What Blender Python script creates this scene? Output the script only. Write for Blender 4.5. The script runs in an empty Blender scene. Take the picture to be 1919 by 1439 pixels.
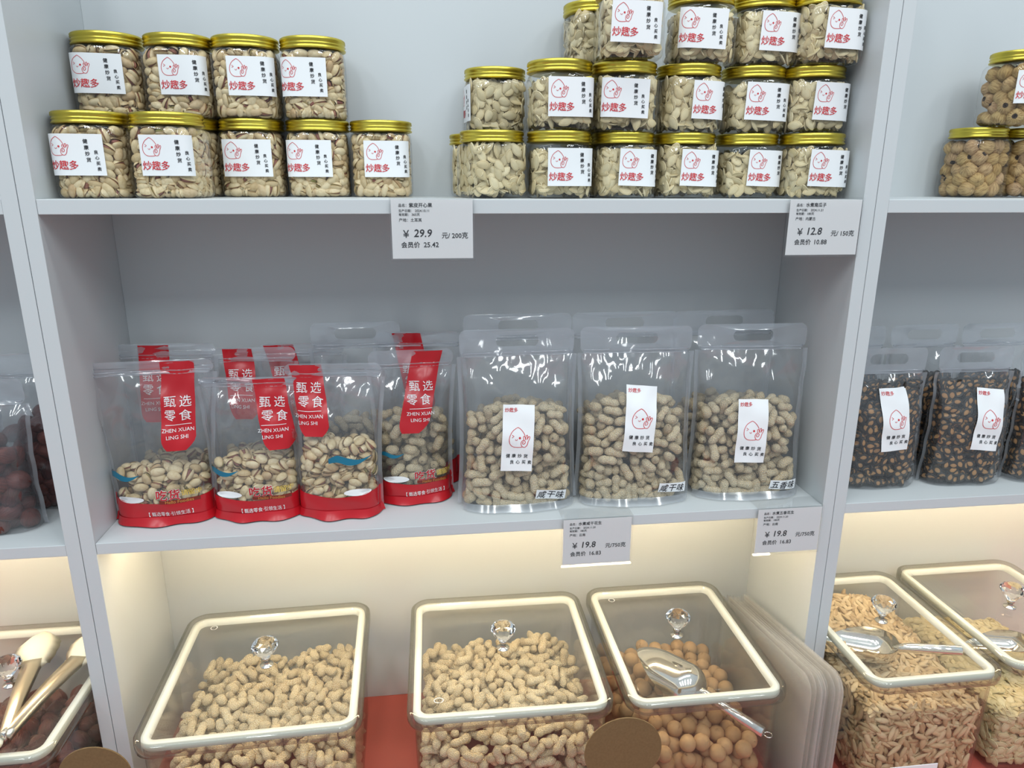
import bpy, math, random
import numpy as np
from mathutils import Matrix, Vector

random.seed(7)
RNG = np.random.default_rng(7)
S = bpy.context.scene
COL = S.collection
PI = math.pi

# ------------------------------------------------------------------ camera
CX, CY, CZ = 0.4324, -0.8897, 0.0209
YAW, PITCH, ROLL, FPX = -0.1233, 0.2765, 0.0033, 1336.47
fw = Vector((-math.sin(YAW) * math.cos(PITCH), math.cos(YAW) * math.cos(PITCH), -math.sin(PITCH)))
rt = Vector((math.cos(YAW), math.sin(YAW), 0)); up = rt.cross(fw)
r2 = rt * math.cos(ROLL) + up * math.sin(ROLL); u2 = up * math.cos(ROLL) - rt * math.sin(ROLL)
cd = bpy.data.cameras.new('camera'); cam = bpy.data.objects.new('camera', cd); COL.objects.link(cam)
cam.matrix_world = Matrix(((r2.x, u2.x, -fw.x, CX), (r2.y, u2.y, -fw.y, CY), (r2.z, u2.z, -fw.z, CZ), (0, 0, 0, 1)))
cd.sensor_width = 36; cd.lens = FPX / 1919 * 36; cd.clip_start = .01
S.camera = cam

# ------------------------------------------------------------------ world, lights, exposure
w = bpy.data.worlds.new('shop_air'); S.world = w; w.use_nodes = True
nt = w.node_tree; bg = nt.nodes['Background']
tc = nt.nodes.new('ShaderNodeTexCoord'); sx = nt.nodes.new('ShaderNodeSeparateXYZ'); cr = nt.nodes.new('ShaderNodeValToRGB')
mp = nt.nodes.new('ShaderNodeMath'); mp.operation = 'MULTIPLY_ADD'; mp.inputs[1].default_value = .5; mp.inputs[2].default_value = .5
nt.links.new(tc.outputs['Generated'], sx.inputs[0]); nt.links.new(sx.outputs['Z'], mp.inputs[0]); nt.links.new(mp.outputs[0], cr.inputs[0])
e = cr.color_ramp.elements; e[0].position = .0; e[0].color = (.20, .19, .18, 1); e[1].position = 1; e[1].color = (.52, .64, .72, 1)
m_ = cr.color_ramp.elements.new(.5); m_.color = (.31, .35, .395, 1)
nt.links.new(cr.outputs[0], bg.inputs['Color']); bg.inputs['Strength'].default_value = 1.2

def area(name, loc, rot, sx_, sy_, power, color):
    l = bpy.data.lights.new(name, 'AREA'); l.shape = 'RECTANGLE'; l.size = sx_; l.size_y = sy_; l.energy = power; l.color = color
    o = bpy.data.objects.new(name, l); COL.objects.link(o); o.location = loc; o.rotation_euler = rot; return o
area('ceiling_and_fill_light', (0.5, -.42, 1.75), (math.radians(8), 0, 0), 2.8, .22, 16, (.95, 1.0, .98))
for lx in (-1.3, -.4, .5, 1.4, 2.3):
    for ly in (-1.7, -2.6): area('ceiling_and_fill_light', (lx, ly, 1.95), (math.radians(38), 0, 0), .16, .55, 6.4, (.93, .98, 1.0))  # added fill lamps, brightening the front and giving the film more glints
S.view_settings.view_transform = 'Standard'; S.view_settings.look = 'None'
S.view_settings.exposure = 0.0; S.view_settings.gamma = 1; S.view_settings.use_curve_mapping = False
cy_ = S.cycles
cy_.max_bounces = 14; cy_.diffuse_bounces = 3; cy_.glossy_bounces = 4; cy_.transmission_bounces = 8; cy_.transparent_max_bounces = 28
cy_.caustics_reflective = False; cy_.caustics_refractive = False; cy_.sample_clamp_indirect = 6

# ------------------------------------------------------------------ materials
def mat(name, color, rough=.5, metal=0, spec=.5, **kw):
    m = bpy.data.materials.new(name); m.use_nodes = True
    b = m.node_tree.nodes['Principled BSDF']
    b.inputs['Base Color'].default_value = (*color, 1); b.inputs['Roughness'].default_value = rough
    b.inputs['Metallic'].default_value = metal; b.inputs['Specular IOR Level'].default_value = spec
    for k, v in kw.items(): b.inputs[k.replace('_', ' ')].default_value = v
    return m
def N(m, t, **kw):
    n = m.node_tree.nodes.new(t)
    for k, v in kw.items(): setattr(n, k, v)
    return n
def lk(m, a, b): m.node_tree.links.new(a, b)
def noise(m, scale, detail=2, vec=None, rough=.5):
    n = N(m, 'ShaderNodeTexNoise'); n.inputs['Scale'].default_value = scale; n.inputs['Detail'].default_value = detail; n.inputs['Roughness'].default_value = rough
    if vec is not None: lk(m, vec, n.inputs['Vector'])
    return n
def bump(m, h, dist, strength=1):
    b = N(m, 'ShaderNodeBump'); b.inputs['Distance'].default_value = dist; b.inputs['Strength'].default_value = strength
    lk(m, h, b.inputs['Height']); return b
def mixc(m, f, a, b, mode='MIX'):
    n = N(m, 'ShaderNodeMix', data_type='RGBA', blend_type=mode)
    for s, v in ((n.inputs['Factor'], f), (n.inputs['A'], a), (n.inputs['B'], b)):
        if isinstance(v, (int, float)): s.default_value = v
        elif isinstance(v, tuple): s.default_value = (*v, 1)
        else: lk(m, v, s)
    return n.outputs['Result']
def math_(m, op, a, b=None, clamp=False):
    n = N(m, 'ShaderNodeMath', operation=op); n.use_clamp = clamp
    for s, v in ((n.inputs[0], a), (n.inputs[1], b)):
        if v is None: continue
        if isinstance(v, (int, float)): s.default_value = v
        else: lk(m, v, s)
    return n.outputs[0]
def obj_coord(m): return N(m, 'ShaderNodeTexCoord').outputs['Object']
def uv_coord(m): return N(m, 'ShaderNodeTexCoord').outputs['UV']
def rnd(m):
    a = N(m, 'ShaderNodeObjectInfo').outputs['Random']; b = N(m, 'ShaderNodeNewGeometry').outputs['Random Per Island']
    return math_(m, 'FRACT', math_(m, 'ADD', a, b))
def ramp(m, f, stops):
    n = N(m, 'ShaderNodeValToRGB'); lk(m, f, n.inputs[0]); el = n.color_ramp.elements
    while len(el) < len(stops): el.new(.5)
    for q, (p, c) in zip(el, stops): q.position = p; q.color = (*c, 1)
    return n.outputs[0]

# laminated white board
M_board = mat('white_laminate', (.605, .635, .645), .42, spec=.4)
_n = noise(M_board, 900, 3, obj_coord(M_board)); lk(M_board, bump(M_board, _n.outputs[0], .0001, .35).outputs[0], M_board.node_tree.nodes['Principled BSDF'].inputs['Normal'])
M_red = mat('red_laminate', (.47, .10, .075), .4)
M_led = bpy.data.materials.new('warm_led'); M_led.use_nodes = True
_b = M_led.node_tree.nodes['Principled BSDF']; _b.inputs['Emission Color'].default_value = (1, .80, .50, 1); _b.inputs['Emission Strength'].default_value = 40

def clear(name, tint=(1, 1, 1), haze=0.02, f0=.04, rough=.03, hazecol=(.9, .92, .95), cap=.5, bumpn=None):
    """thin clear sheet: see-through, gloss that grows at grazing angles (same from both sides) and a little milky haze"""
    m = bpy.data.materials.new(name); m.use_nodes = True; t = m.node_tree; t.nodes.clear()
    out = t.nodes.new('ShaderNodeOutputMaterial'); tr = t.nodes.new('ShaderNodeBsdfTransparent'); tr.inputs[0].default_value = (*tint, 1)
    gl = t.nodes.new('ShaderNodeBsdfGlossy'); gl.inputs['Roughness'].default_value = rough
    df = t.nodes.new('ShaderNodeBsdfDiffuse'); df.inputs[0].default_value = (*hazecol, 1)
    tl = t.nodes.new('ShaderNodeBsdfTranslucent'); tl.inputs[0].default_value = (*hazecol, 1)
    md = t.nodes.new('ShaderNodeMixShader'); md.inputs[0].default_value = .5; t.links.new(df.outputs[0], md.inputs[1]); t.links.new(tl.outputs[0], md.inputs[2])
    mh = t.nodes.new('ShaderNodeMixShader'); mh.inputs[0].default_value = haze
    mx = t.nodes.new('ShaderNodeMixShader')
    t.links.new(tr.outputs[0], mh.inputs[1]); t.links.new(md.outputs[0], mh.inputs[2])
    geo = t.nodes.new('ShaderNodeNewGeometry'); dot = t.nodes.new('ShaderNodeVectorMath'); dot.operation = 'DOT_PRODUCT'
    t.links.new(geo.outputs['Incoming'], dot.inputs[0]); t.links.new(geo.outputs['Normal'], dot.inputs[1])
    c = math_(m, 'ABSOLUTE', dot.outputs['Value']); q = math_(m, 'POWER', math_(m, 'SUBTRACT', 1, c, True), 5)
    f = math_(m, 'MINIMUM', math_(m, 'ADD', math_(m, 'MULTIPLY', q, 1 - f0), f0), cap)
    t.links.new(f, mx.inputs[0]); t.links.new(mh.outputs[0], mx.inputs[1]); t.links.new(gl.outputs[0], mx.inputs[2]); t.links.new(mx.outputs[0], out.inputs[0])
    if bumpn:
        sc, dist, st = bumpn
        oc = obj_coord(m); mpn = N(m, 'ShaderNodeMapping'); mpn.inputs['Scale'].default_value = st; lk(m, oc, mpn.inputs['Vector'])
        nz = noise(m, sc, 3, mpn.outputs[0], .55); bb = bump(m, nz.outputs[0], dist)
        lk(m, bb.outputs[0], gl.inputs['Normal']); lk(m, bb.outputs[0], dot.inputs[1])
    return m
M_jar = clear('clear_plastic_jar', (.99, .995, .995), .010, .05, .03, cap=.30, bumpn=(60, .0006, (1, 1, .15)))
M_acryl = clear('clear_acrylic', (.985, .985, .975), .012, .04, .02, (.92, .9, .84), cap=.5)
M_lidtop = clear('clear_acrylic_lid', (.97, .97, .96), .07, .05, .05, (.9, .87, .8), cap=.5)
M_rim = clear('acrylic_rim', (.70, .69, .64), .05, .08, .04, (.85, .87, .85), cap=.7)
M_film = clear('crinkled_film', (.995, .995, .998), .055, .10, .09, (.84, .90, .97), cap=.28, bumpn=(8, .022, (1, 1, .55)))
M_header = clear('film_header', (.985, .985, .99), .34, .13, .13, (.80, .85, .92), cap=.5, bumpn=(12, .012, (.6, 1, 1.3)))
M_seam = clear('film_seam', (.95, .96, .98), .30, .10, .12, (.86, .9, .95), cap=.6)
M_sheet = clear('milky_sheet', (.985, .985, .98), .22, .04, .2, (.95, .93, .90), cap=.4)
M_holder = clear('card_holder', (.99, .99, .99), .01, .03, .03, cap=.4)
M_paper = mat('white_paper', (.86, .87, .88), .55)
M_card = mat('card_paper', (.80, .80, .80), .6)
M_black = mat('black_ink', (.012, .012, .016), .5)
M_inkred = mat('red_ink', (.62, .025, .035), .5)
M_white = mat('white_ink', (.85, .85, .85), .5)
M_yellow = mat('yellow_ink', (.72, .50, .10), .5)
M_orange = mat('orange_ink', (.62, .24, .05), .5)
M_bagred = mat('red_film_print', (.50, .010, .018), .25)
M_bagdark = mat('dark_red_print', (.20, .02, .01), .35)
M_blue = mat('blue_print', (.01, .16, .26), .35)
M_gold = mat('gold_metal', (.66, .54, .085), .30, 1.0)
_n = noise(M_gold, 5, 2, obj_coord(M_gold))
M_gasket = mat('white_silicone', (.84, .86, .80), .45)
M_steel = mat('polished_steel', (.80, .79, .76), .10, 1.0)
M_chrome = mat('chrome', (.75, .72, .68), .12, 1.0)
M_brushed = mat('champagne_steel', (.62, .56, .46), .28, 1.0)
M_nylon = mat('cream_nylon', (.80, .76, .62), .5)
M_crystal = mat('crystal', (1, 1, 1), 0.0, Transmission_Weight=1.0, IOR=1.5)
M_kraft = mat('kraft_card', (.30, .19, .085), .75)
_n = noise(M_kraft, 400, 4, obj_coord(M_kraft)); lk(M_kraft, mixc(M_kraft, _n.outputs[0], (.15, .09, .035), (.22, .14, .06)), M_kraft.node_tree.nodes['Principled BSDF'].inputs['Base Color'])
M_core = mat('shadow_core', (.10, .07, .04), .9)

def nutmat(name, stops, rough, tex):
    m = mat(name, (1, 1, 1), rough, spec=.3); b = m.node_tree.nodes['Principled BSDF']
    c = ramp(m, rnd(m), stops); tex(m, b, c); return m
def t_peanut(m, b, c):
    uv = uv_coord(m); mpn = N(m, 'ShaderNodeMapping'); mpn.inputs['Scale'].default_value = (8, 12, 1); lk(m, uv, mpn.inputs[0])
    v = N(m, 'ShaderNodeTexVoronoi', feature='DISTANCE_TO_EDGE', voronoi_dimensions='2D'); v.inputs['Scale'].default_value = 1; lk(m, mpn.outputs[0], v.inputs['Vector'])
    h = math_(m, 'MULTIPLY', v.outputs['Distance'], 4, True)
    n = noise(m, 300, 3, obj_coord(m))
    c2 = mixc(m, h, (.95, .84, .62), c); c3 = mixc(m, .35, c2, mixc(m, n.outputs[0], (.55, .42, .26), (1.25, 1.2, 1.1)), 'MULTIPLY')
    c4 = mixc(m, h, c2, mixc(m, .30, c3, (.46, .30, .14))); lk(m, c4, b.inputs['Base Color'])
    lk(m, bump(m, math_(m, 'SUBTRACT', 1, h), .0009, 1).outputs[0], b.inputs['Normal'])
PEA = [(0, (.76, .58, .33)), (.35, (.86, .70, .44)), (.7, (.92, .78, .52)), (1, (.80, .63, .37))]
M_peanut = nutmat('peanut_shell', PEA, .75, t_peanut)
def t_shell(m, b, c):
    n = noise(m, 250, 3, obj_coord(m)); uv = uv_coord(m)
    sp = N(m, 'ShaderNodeSeparateXYZ'); lk(m, uv, sp.inputs[0])
    e = ramp(m, sp.outputs['X'], [(0, (.42, .27, .15)), (.06, (.80, .68, .48)), (.13, (1, 1, 1)), (1, (1, 1, 1))])
    c2 = mixc(m, 1.0, c, e, 'MULTIPLY'); n2 = ramp(m, n.outputs[0], [(.3, (.80, .72, .60)), (.55, (1, 1, 1))])
    lk(m, mixc(m, .7, c2, mixc(m, 1.0, c2, n2, 'MULTIPLY')), b.inputs['Base Color'])
    lk(m, bump(m, n.outputs[0], .0003, .5).outputs[0], b.inputs['Normal'])
M_pist = nutmat('pistachio_shell', [(0, (.58, .43, .23)), (.4, (.71, .57, .34)), (.8, (.78, .65, .42)), (1, (.52, .35, .18))], .45, t_shell)
M_kern = nutmat('pistachio_kernel', [(0, (.26, .09, .07)), (.6, (.34, .14, .09)), (1, (.30, .28, .08))], .6, lambda m, b, c: lk(m, c, b.inputs['Base Color']))
def t_seed(cols):
    def f(m, b, c):
        sp = N(m, 'ShaderNodeSeparateXYZ'); lk(m, uv_coord(m), sp.inputs[0])
        e = ramp(m, sp.outputs['X'], cols); n = noise(m, 180, 3, obj_coord(m))
        c2 = mixc(m, 1.0, c, e, 'MULTIPLY'); lk(m, mixc(m, .45, c2, mixc(m, n.outputs[0], (.65, .6, .5), (1.2, 1.2, 1.2)), 'MULTIPLY'), b.inputs['Base Color'])
        lk(m, bump(m, n.outputs[0], .0003, .4).outputs[0], b.inputs['Normal'])
    return f
M_pump = nutmat('pumpkin_seed', [(0, (.64, .54, .32)), (.5, (.78, .69, .46)), (1, (.70, .58, .34))], .5, t_seed([(0, (1, 1, 1)), (.72, (.98, .96, .93)), (.82, (.80, .72, .60)), (.92, (1, 1, 1))]))
M_sun = nutmat('long_seed', [(0, (.55, .39, .22)), (.5, (.70, .53, .32)), (1, (.80, .64, .42))], .5, t_seed([(0, (1, 1, 1)), (.7, (.96, .94, .92)), (.9, (.85, .8, .75)), (1, (.9, .9, .9))]))
M_melon = nutmat('black_melon_seed', [(0, (.9, .9, .9)), (1, (1.0, .95, .9))], .35, t_seed([(0, (.52, .30, .13)), (.50, (.44, .24, .10)), (.60, (.02, .016, .012)), (1, (.03, .025, .02))]))
def t_longan(m, b, c):
    n = noise(m, 160, 4, obj_coord(m)); lk(m, mixc(m, .5, c, mixc(m, n.outputs[0], (.55, .5, .45), (1.25, 1.2, 1.15)), 'MULTIPLY'), b.inputs['Base Color'])
    lk(m, bump(m, n.outputs[0], .0005, .5).outputs[0], b.inputs['Normal'])
M_longan = nutmat('longan_skin', [(0, (.36, .22, .10)), (.5, (.43, .27, .135)), (1, (.49, .32, .165))], .7, t_longan)
def t_wrink(m, b, c):
    mpn = N(m, 'ShaderNodeMapping'); mpn.inputs['Scale'].default_value = (9, 2.2, 1); lk(m, uv_coord(m), mpn.inputs[0])
    n = noise(m, 1.6, 5, mpn.outputs[0], .6); lk(m, mixc(m, .75, c, ramp(m, n.outputs[0], [(.35, (.42, .30, .18)), (.6, (1.1, 1.1, 1.05))]), 'MULTIPLY'), b.inputs['Base Color'])
    lk(m, bump(m, n.outputs[0], .0018, .9).outputs[0], b.inputs['Normal'])
M_fig = nutmat('dried_fig', [(0, (.50, .32, .12)), (.5, (.62, .43, .19)), (1, (.55, .36, .20))], .7, t_wrink)
M_date = nutmat('red_date', [(0, (.07, .018, .016)), (.5, (.11, .026, .020)), (1, (.16, .04, .028))], .35, t_wrink)
M_hole = mat('dark_hollow', (.05, .03, .02), .9)

# ------------------------------------------------------------------ object helpers
def props(o, label=None, cat=None, group=None, kind=None):
    if label: o['label'] = label
    if cat: o['category'] = cat
    if group: o['group'] = group
    if kind: o['kind'] = kind
    return o
def empty(name, loc, rz=0, rx=0, ry=0, **kw):
    o = bpy.data.objects.new(name, None); COL.objects.link(o); o.empty_display_size = .02
    o.matrix_world = Matrix.Translation(loc) @ Matrix.Rotation(rz, 4, 'Z') @ Matrix.Rotation(rx, 4, 'X') @ Matrix.Rotation(ry, 4, 'Y')
    return props(o, **kw)
def link(name, me, parent=None, loc=None, **kw):
    o = bpy.data.objects.new(name, me); COL.objects.link(o)
    if parent: o.parent = parent
    if loc: o.location = loc
    return props(o, **kw)
def tri_mesh(name, V, F, mats, midx=None, uv=None, smooth=True):
    V = np.asarray(V, np.float32); F = np.asarray(F, np.int32)
    me = bpy.data.meshes.new(name); me.vertices.add(len(V)); me.vertices.foreach_set('co', V.ravel())
    me.loops.add(F.size); me.loops.foreach_set('vertex_index', F.ravel())
    me.polygons.add(len(F)); me.polygons.foreach_set('loop_start', np.arange(0, F.size, 3, dtype=np.int32)); me.polygons.foreach_set('loop_total', np.full(len(F), 3, np.int32))
    if midx is not None: me.polygons.foreach_set('material_index', np.asarray(midx, np.int32))
    if smooth: me.polygons.foreach_set('use_smooth', np.ones(len(F), bool))
    if uv is not None:
        l = me.uv_layers.new(name='uv'); l.data.foreach_set('uv', np.asarray(uv, np.float32)[F.ravel()].ravel())
    for m in (mats if isinstance(mats, (list, tuple)) else [mats]): me.materials.append(m)
    me.update(calc_edges=True); me.validate(); return me
class G:
    """collects polygons of one mesh"""
    def __init__(s): s.v = []; s.f = []; s.sm = []
    def add(s, V, F, smooth=False):
        b = len(s.v); s.v += [tuple(p) for p in V]; s.f += [tuple(i + b for i in f) for f in F]; s.sm += [smooth] * len(F); return s
    def box(s, x0, x1, y0, y1, z0, z1, bev=0):
        if bev <= 0:
            V = [(x, y, z) for z in (z0, z1) for y in (y0, y1) for x in (x0, x1)]
            return s.add(V, [(0, 2, 3, 1), (4, 5, 7, 6), (0, 1, 5, 4), (2, 6, 7, 3), (0, 4, 6, 2), (1, 3, 7, 5)])
        import bmesh
        bm = bmesh.new(); bmesh.ops.create_cube(bm, size=1)
        for v in bm.verts: v.co = ((x0 + x1) / 2 + v.co.x * (x1 - x0), (y0 + y1) / 2 + v.co.y * (y1 - y0), (z0 + z1) / 2 + v.co.z * (z1 - z0))
        bmesh.ops.bevel(bm, geom=bm.edges[:], offset=bev, segments=2, affect='EDGES', profile=.5)
        bm.verts.index_update(); s.add([v.co[:] for v in bm.verts], [[v.index for v in f.verts] for f in bm.faces]); bm.free(); return s
    def loft(s, rings, closed=True, cap0=False, cap1=False, smooth=True):
        n = len(rings[0]); V = [p for r in rings for p in r]; F = []
        for i in range(len(rings) - 1):
            for j in range(n if closed else n - 1):
                a, b = i * n + j, i * n + (j + 1) % n; F.append((a, b, b + n, a + n))
        if cap0: F.append(tuple(range(n - 1, -1, -1)))
        if cap1: F.append(tuple((len(rings) - 1) * n + j for j in range(n)))
        return s.add(V, F, smooth)
    def lathe(s, prof, n=32, c=(0, 0, 0), cap0=False, cap1=False, smooth=True):
        return s.loft([[(c[0] + r * math.cos(2 * PI * j / n), c[1] + r * math.sin(2 * PI * j / n), c[2] + z) for j in range(n)] for r, z in prof], True, cap0, cap1, smooth)
    def tube(s, pts, r, n=10, cap=True):
        pts = [Vector(p) for p in pts]; rings = []
        rr = r if isinstance(r, (list, tuple)) else [r] * len(pts); ref = Vector((0, 0, 1))
        for i, p in enumerate(pts):
            d = (pts[min(i + 1, len(pts) - 1)] - pts[max(i - 1, 0)]).normalized()
            if abs(d.dot(ref)) > .95: ref = Vector((1, 0, 0))
            a = d.cross(ref).normalized(); b = a.cross(d)
            rings.append([tuple(p + (a * math.cos(2 * PI * j / n) + b * math.sin(2 * PI * j / n)) * rr[i]) for j in range(n)])
        return s.loft(rings, True, cap, cap)
    def mesh(s, name, m):
        me = bpy.data.meshes.new(name); me.from_pydata(s.v, [], s.f); me.materials.append(m)
        me.polygons.foreach_set('use_smooth', s.sm); me.update(); return me
    def obj(s, name, m, parent=None, **kw): return link(name, s.mesh(name, m), parent, **kw)

def superellipse(a, b, n, k):
    out = []
    for j in range(k):
        t = 2 * PI * j / k; c, s_ = math.cos(t), math.sin(t)
        q = (abs(c) ** n + abs(s_) ** n) ** (-1 / n); out.append((a * q * c, b * q * s_))
    return out
def rrect(hx, hy, r, k=6):
    out = []
    for cx, cy, a0 in ((hx - r, hy - r, 0), (-hx + r, hy - r, 90), (-hx + r, -hy + r, 180), (hx - r, -hy + r, 270)):
        for i in range(k + 1):
            a = math.radians(a0 + 90 * i / k); out.append((cx + r * math.cos(a), cy + r * math.sin(a)))
    return out

# ------------------------------------------------------------------ writing
_gl = {}
def glyph(text, size=1.0, bold=0.0):
    key = (text, bold)
    if key not in _gl:
        c = bpy.data.curves.new('lettering', 'FONT'); c.body = text; c.size = 1; c.resolution_u = 2; c.offset = bold; c.align_x = 'CENTER'; c.align_y = 'CENTER'
        o = bpy.data.objects.new('lettering', c); COL.objects.link(o)
        dg = bpy.context.evaluated_depsgraph_get(); me = bpy.data.meshes.new_from_object(o.evaluated_get(dg))
        me.calc_loop_triangles(); V = np.array([v.co[:2] for v in me.vertices]); F = np.array([t.vertices[:] for t in me.loop_triangles])
        if len(V): V[:, 0] -= (V[:, 0].max() + V[:, 0].min()) / 2; V[:, 1] -= (V[:, 1].max() + V[:, 1].min()) / 2
        bpy.data.objects.remove(o); bpy.data.curves.remove(c); bpy.data.meshes.remove(me); _gl[key] = (V.reshape(-1, 2), F.reshape(-1, 3))
    V, F = _gl[key]; return V * size, F
class Print:
    """flat artwork gathered in 2-D (x right, y up, metres), mapped to a surface when built"""
    def __init__(s): s.V = []; s.F = []; s.n = 0; s.L = []
    def add(s, V, F, at=(0, 0), rot=0, shear=0, lift=0):
        V = np.array(V, float).reshape(-1, 2); c, q = math.cos(rot), math.sin(rot); V = np.stack([V[:, 0] + shear * V[:, 1], V[:, 1]], 1)
        V = V @ np.array([[c, q], [-q, c]]) + np.array(at); s.V.append(V); s.L.append(np.full(len(V), float(lift))); s.F.append(np.array(F).reshape(-1, 3) + s.n); s.n += len(V); return s
    def text(s, t, x, y, size, bold=.0, rot=0, left=False, shear=0, sx=1):
        V, F = glyph(t, size, min(bold, .004)); V = V * np.array([sx, 1]); extra = max(0, bold - .004) * size * .8
        if left: V = V - np.array([V[:, 0].min(), 0]); left = False
        if extra > 0:
            for q, (ex, ey) in enumerate(((extra, 0), (-extra, 0), (0, extra))): s.add(V + np.array([ex, ey]), F, (x, y), rot, shear, q * .00004)
            return s.add(V + np.array([0, -extra]), F, (x, y), rot, shear, .00012)
        if left: V = V - np.array([V[:, 0].min(), 0])
        return s.add(V, F, (x, y), rot, shear)
    def stroke(s, pts, w, at=(0, 0), sc=1, closed=False, rot=0):
        P = np.array(pts, float) * sc; n = len(P); T = np.roll(P, -1, 0) - np.roll(P, 1, 0)
        if not closed: T[0] = P[1] - P[0]; T[-1] = P[-1] - P[-2]
        T /= np.linalg.norm(T, axis=1)[:, None] + 1e-12; Nn = np.stack([-T[:, 1], T[:, 0]], 1) * w / 2
        V = np.concatenate([P + Nn, P - Nn]); F = []
        for i in range(n if closed else n - 1): j = (i + 1) % n; F += [(i, n + i, n + j), (i, n + j, j)]
        return s.add(V, F, at, rot)
    def poly(s, pts, at=(0, 0), rot=0):
        n = len(pts); c = np.mean(pts, 0); return s.add(list(pts) + [tuple(c)], [(i, (i + 1) % n, n) for i in range(n)], at, rot)
    def grid(s, x0, x1, y0, y1, nx=12, ny=8, rot=0, at=(0, 0)):
        V = [(x0 + (x1 - x0) * i / nx, y0 + (y1 - y0) * j / ny) for j in range(ny + 1) for i in range(nx + 1)]; F = []
        for j in range(ny):
            for i in range(nx): a = j * (nx + 1) + i; F += [(a, a + 1, a + nx + 2), (a, a + nx + 2, a + nx + 1)]
        return s.add(V, F, at, rot)
    def obj(s, name, m, parent, fn, off=0, smooth=False, **kw):
        V = np.concatenate(s.V); F = np.concatenate(s.F); return link(name, tri_mesh(name, fn(V[:, 0], V[:, 1], off + np.concatenate(s.L)), F, m, smooth=smooth), parent, **kw)
def catmull(P, k=5, closed=False):
    P = [np.array(p, float) for p in P]; n = len(P); out = []
    for i in range(n if closed else n - 1):
        g = (lambda q: P[q % n]) if closed else (lambda q: P[max(0, min(n - 1, q))])
        a, b, c, d = g(i - 1), g(i), g(i + 1), g(i + 2)
        for j in range(k):
            t = j / k; out.append(tuple(.5 * ((2 * b) + (-a + c) * t + (2 * a - 5 * b + 4 * c - d) * t * t + (-a + 3 * b - 3 * c + d) * t ** 3)))
    if not closed: out.append(tuple(P[-1]))
    return out
def logo(pr, x, y, s):
    """round nut face with a pointed top, one eye winking, hand making an OK sign; s = width"""
    w = s * .028; A = dict(at=(x, y), sc=s)
    pr.stroke(catmull([(-.09, .48), (-.34, .30), (-.48, .02), (-.46, -.28), (-.28, -.46), (.02, -.48), (.16, -.45)]), w, **A)
    pr.stroke(catmull([(-.09, .48), (.02, .42), (.16, .28), (.27, .10)]), w, **A)
    pr.stroke([(-.36, .13), (-.26, .06), (-.36, .0)], w, **A)
    pr.poly([(x + s * (.02 + .055 * math.cos(t * PI / 6)), y + s * (-.02 + .055 * math.sin(t * PI / 6))) for t in range(12)])
    pr.stroke(catmull([(-.20, -.08), (-.16, -.13), (-.11, -.12), (-.09, -.07)], 3), w * .8, **A)
    pr.stroke(catmull([(.16, -.45), (.10, -.36), (.09, -.24), (.15, -.14), (.24, -.13), (.29, -.20), (.25, -.29), (.17, -.30), (.16, -.22), (.22, -.19)], 4), w, **A)
    pr.stroke(catmull([(.22, -.12), (.19, .02), (.23, .08), (.27, .02), (.30, -.10), (.31, .06), (.36, .13), (.39, .07), (.37, -.08), (.43, .05), (.49, .06), (.49, -.02), (.42, -.18), (.38, -.34), (.28, -.46), (.16, -.45)], 4), w, **A)

# ------------------------------------------------------------------ nut meshes (V, F, midx, uv)
def grid_nut(nu, nv, fn):
    V = []; UV = []; F = []
    for i in range(nv + 1):
        t = -1 + 2 * i / nv
        for j in range(nu): a = 2 * PI * j / nu; V.append(fn(t, a)); UV.append((j / nu, i / nv))
    for i in range(nv):
        for j in range(nu):
            a, b = i * nu + j, i * nu + (j + 1) % nu
            F += [(a, b, b + nu), (a, b + nu, a + nu)]
    # uv wraps once at the seam: use a triangle-wave so that the pattern has no jump
    UV = [(abs(2 * u - 1), v) for u, v in UV]
    return np.array(V), np.array(F), np.zeros(len(F), int), np.array(UV)
def peanut_geo(L, R, waist, bend, seed):
    rg = np.random.default_rng(seed); ph = rg.random(4) * 6
    def fn(t, a):
        tt = math.sin(t * PI / 2); e = max(0, 1 - abs(tt) ** 2.5) ** .52
        r = R * e * (1 - waist * math.exp(-(tt / .33) ** 2)) * (1 + .05 * math.sin(tt * 3 + ph[0])) * (1 + .045 * math.sin(3 * a + ph[1] + tt * 2))
        x = L / 2 * tt; off = bend * (1 - tt * tt)
        k = 0.0007 if abs(tt) > .97 else 0
        return (x + (k if tt > 0 else -k), r * math.cos(a) + off, r * math.sin(a))
    return grid_nut(12, 11, fn)
PEANUTS = [peanut_geo(.0285, .0073, .26, .0012, 1), peanut_geo(.0262, .0074, .20, -.001, 2), peanut_geo(.0305, .0070, .30, .0018, 3), peanut_geo(.0195, .0074, .0, .0006, 4), peanut_geo(.0278, .0072, .34, .0, 5), peanut_geo(.0312, .0071, .22, .0022, 6)]
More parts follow.
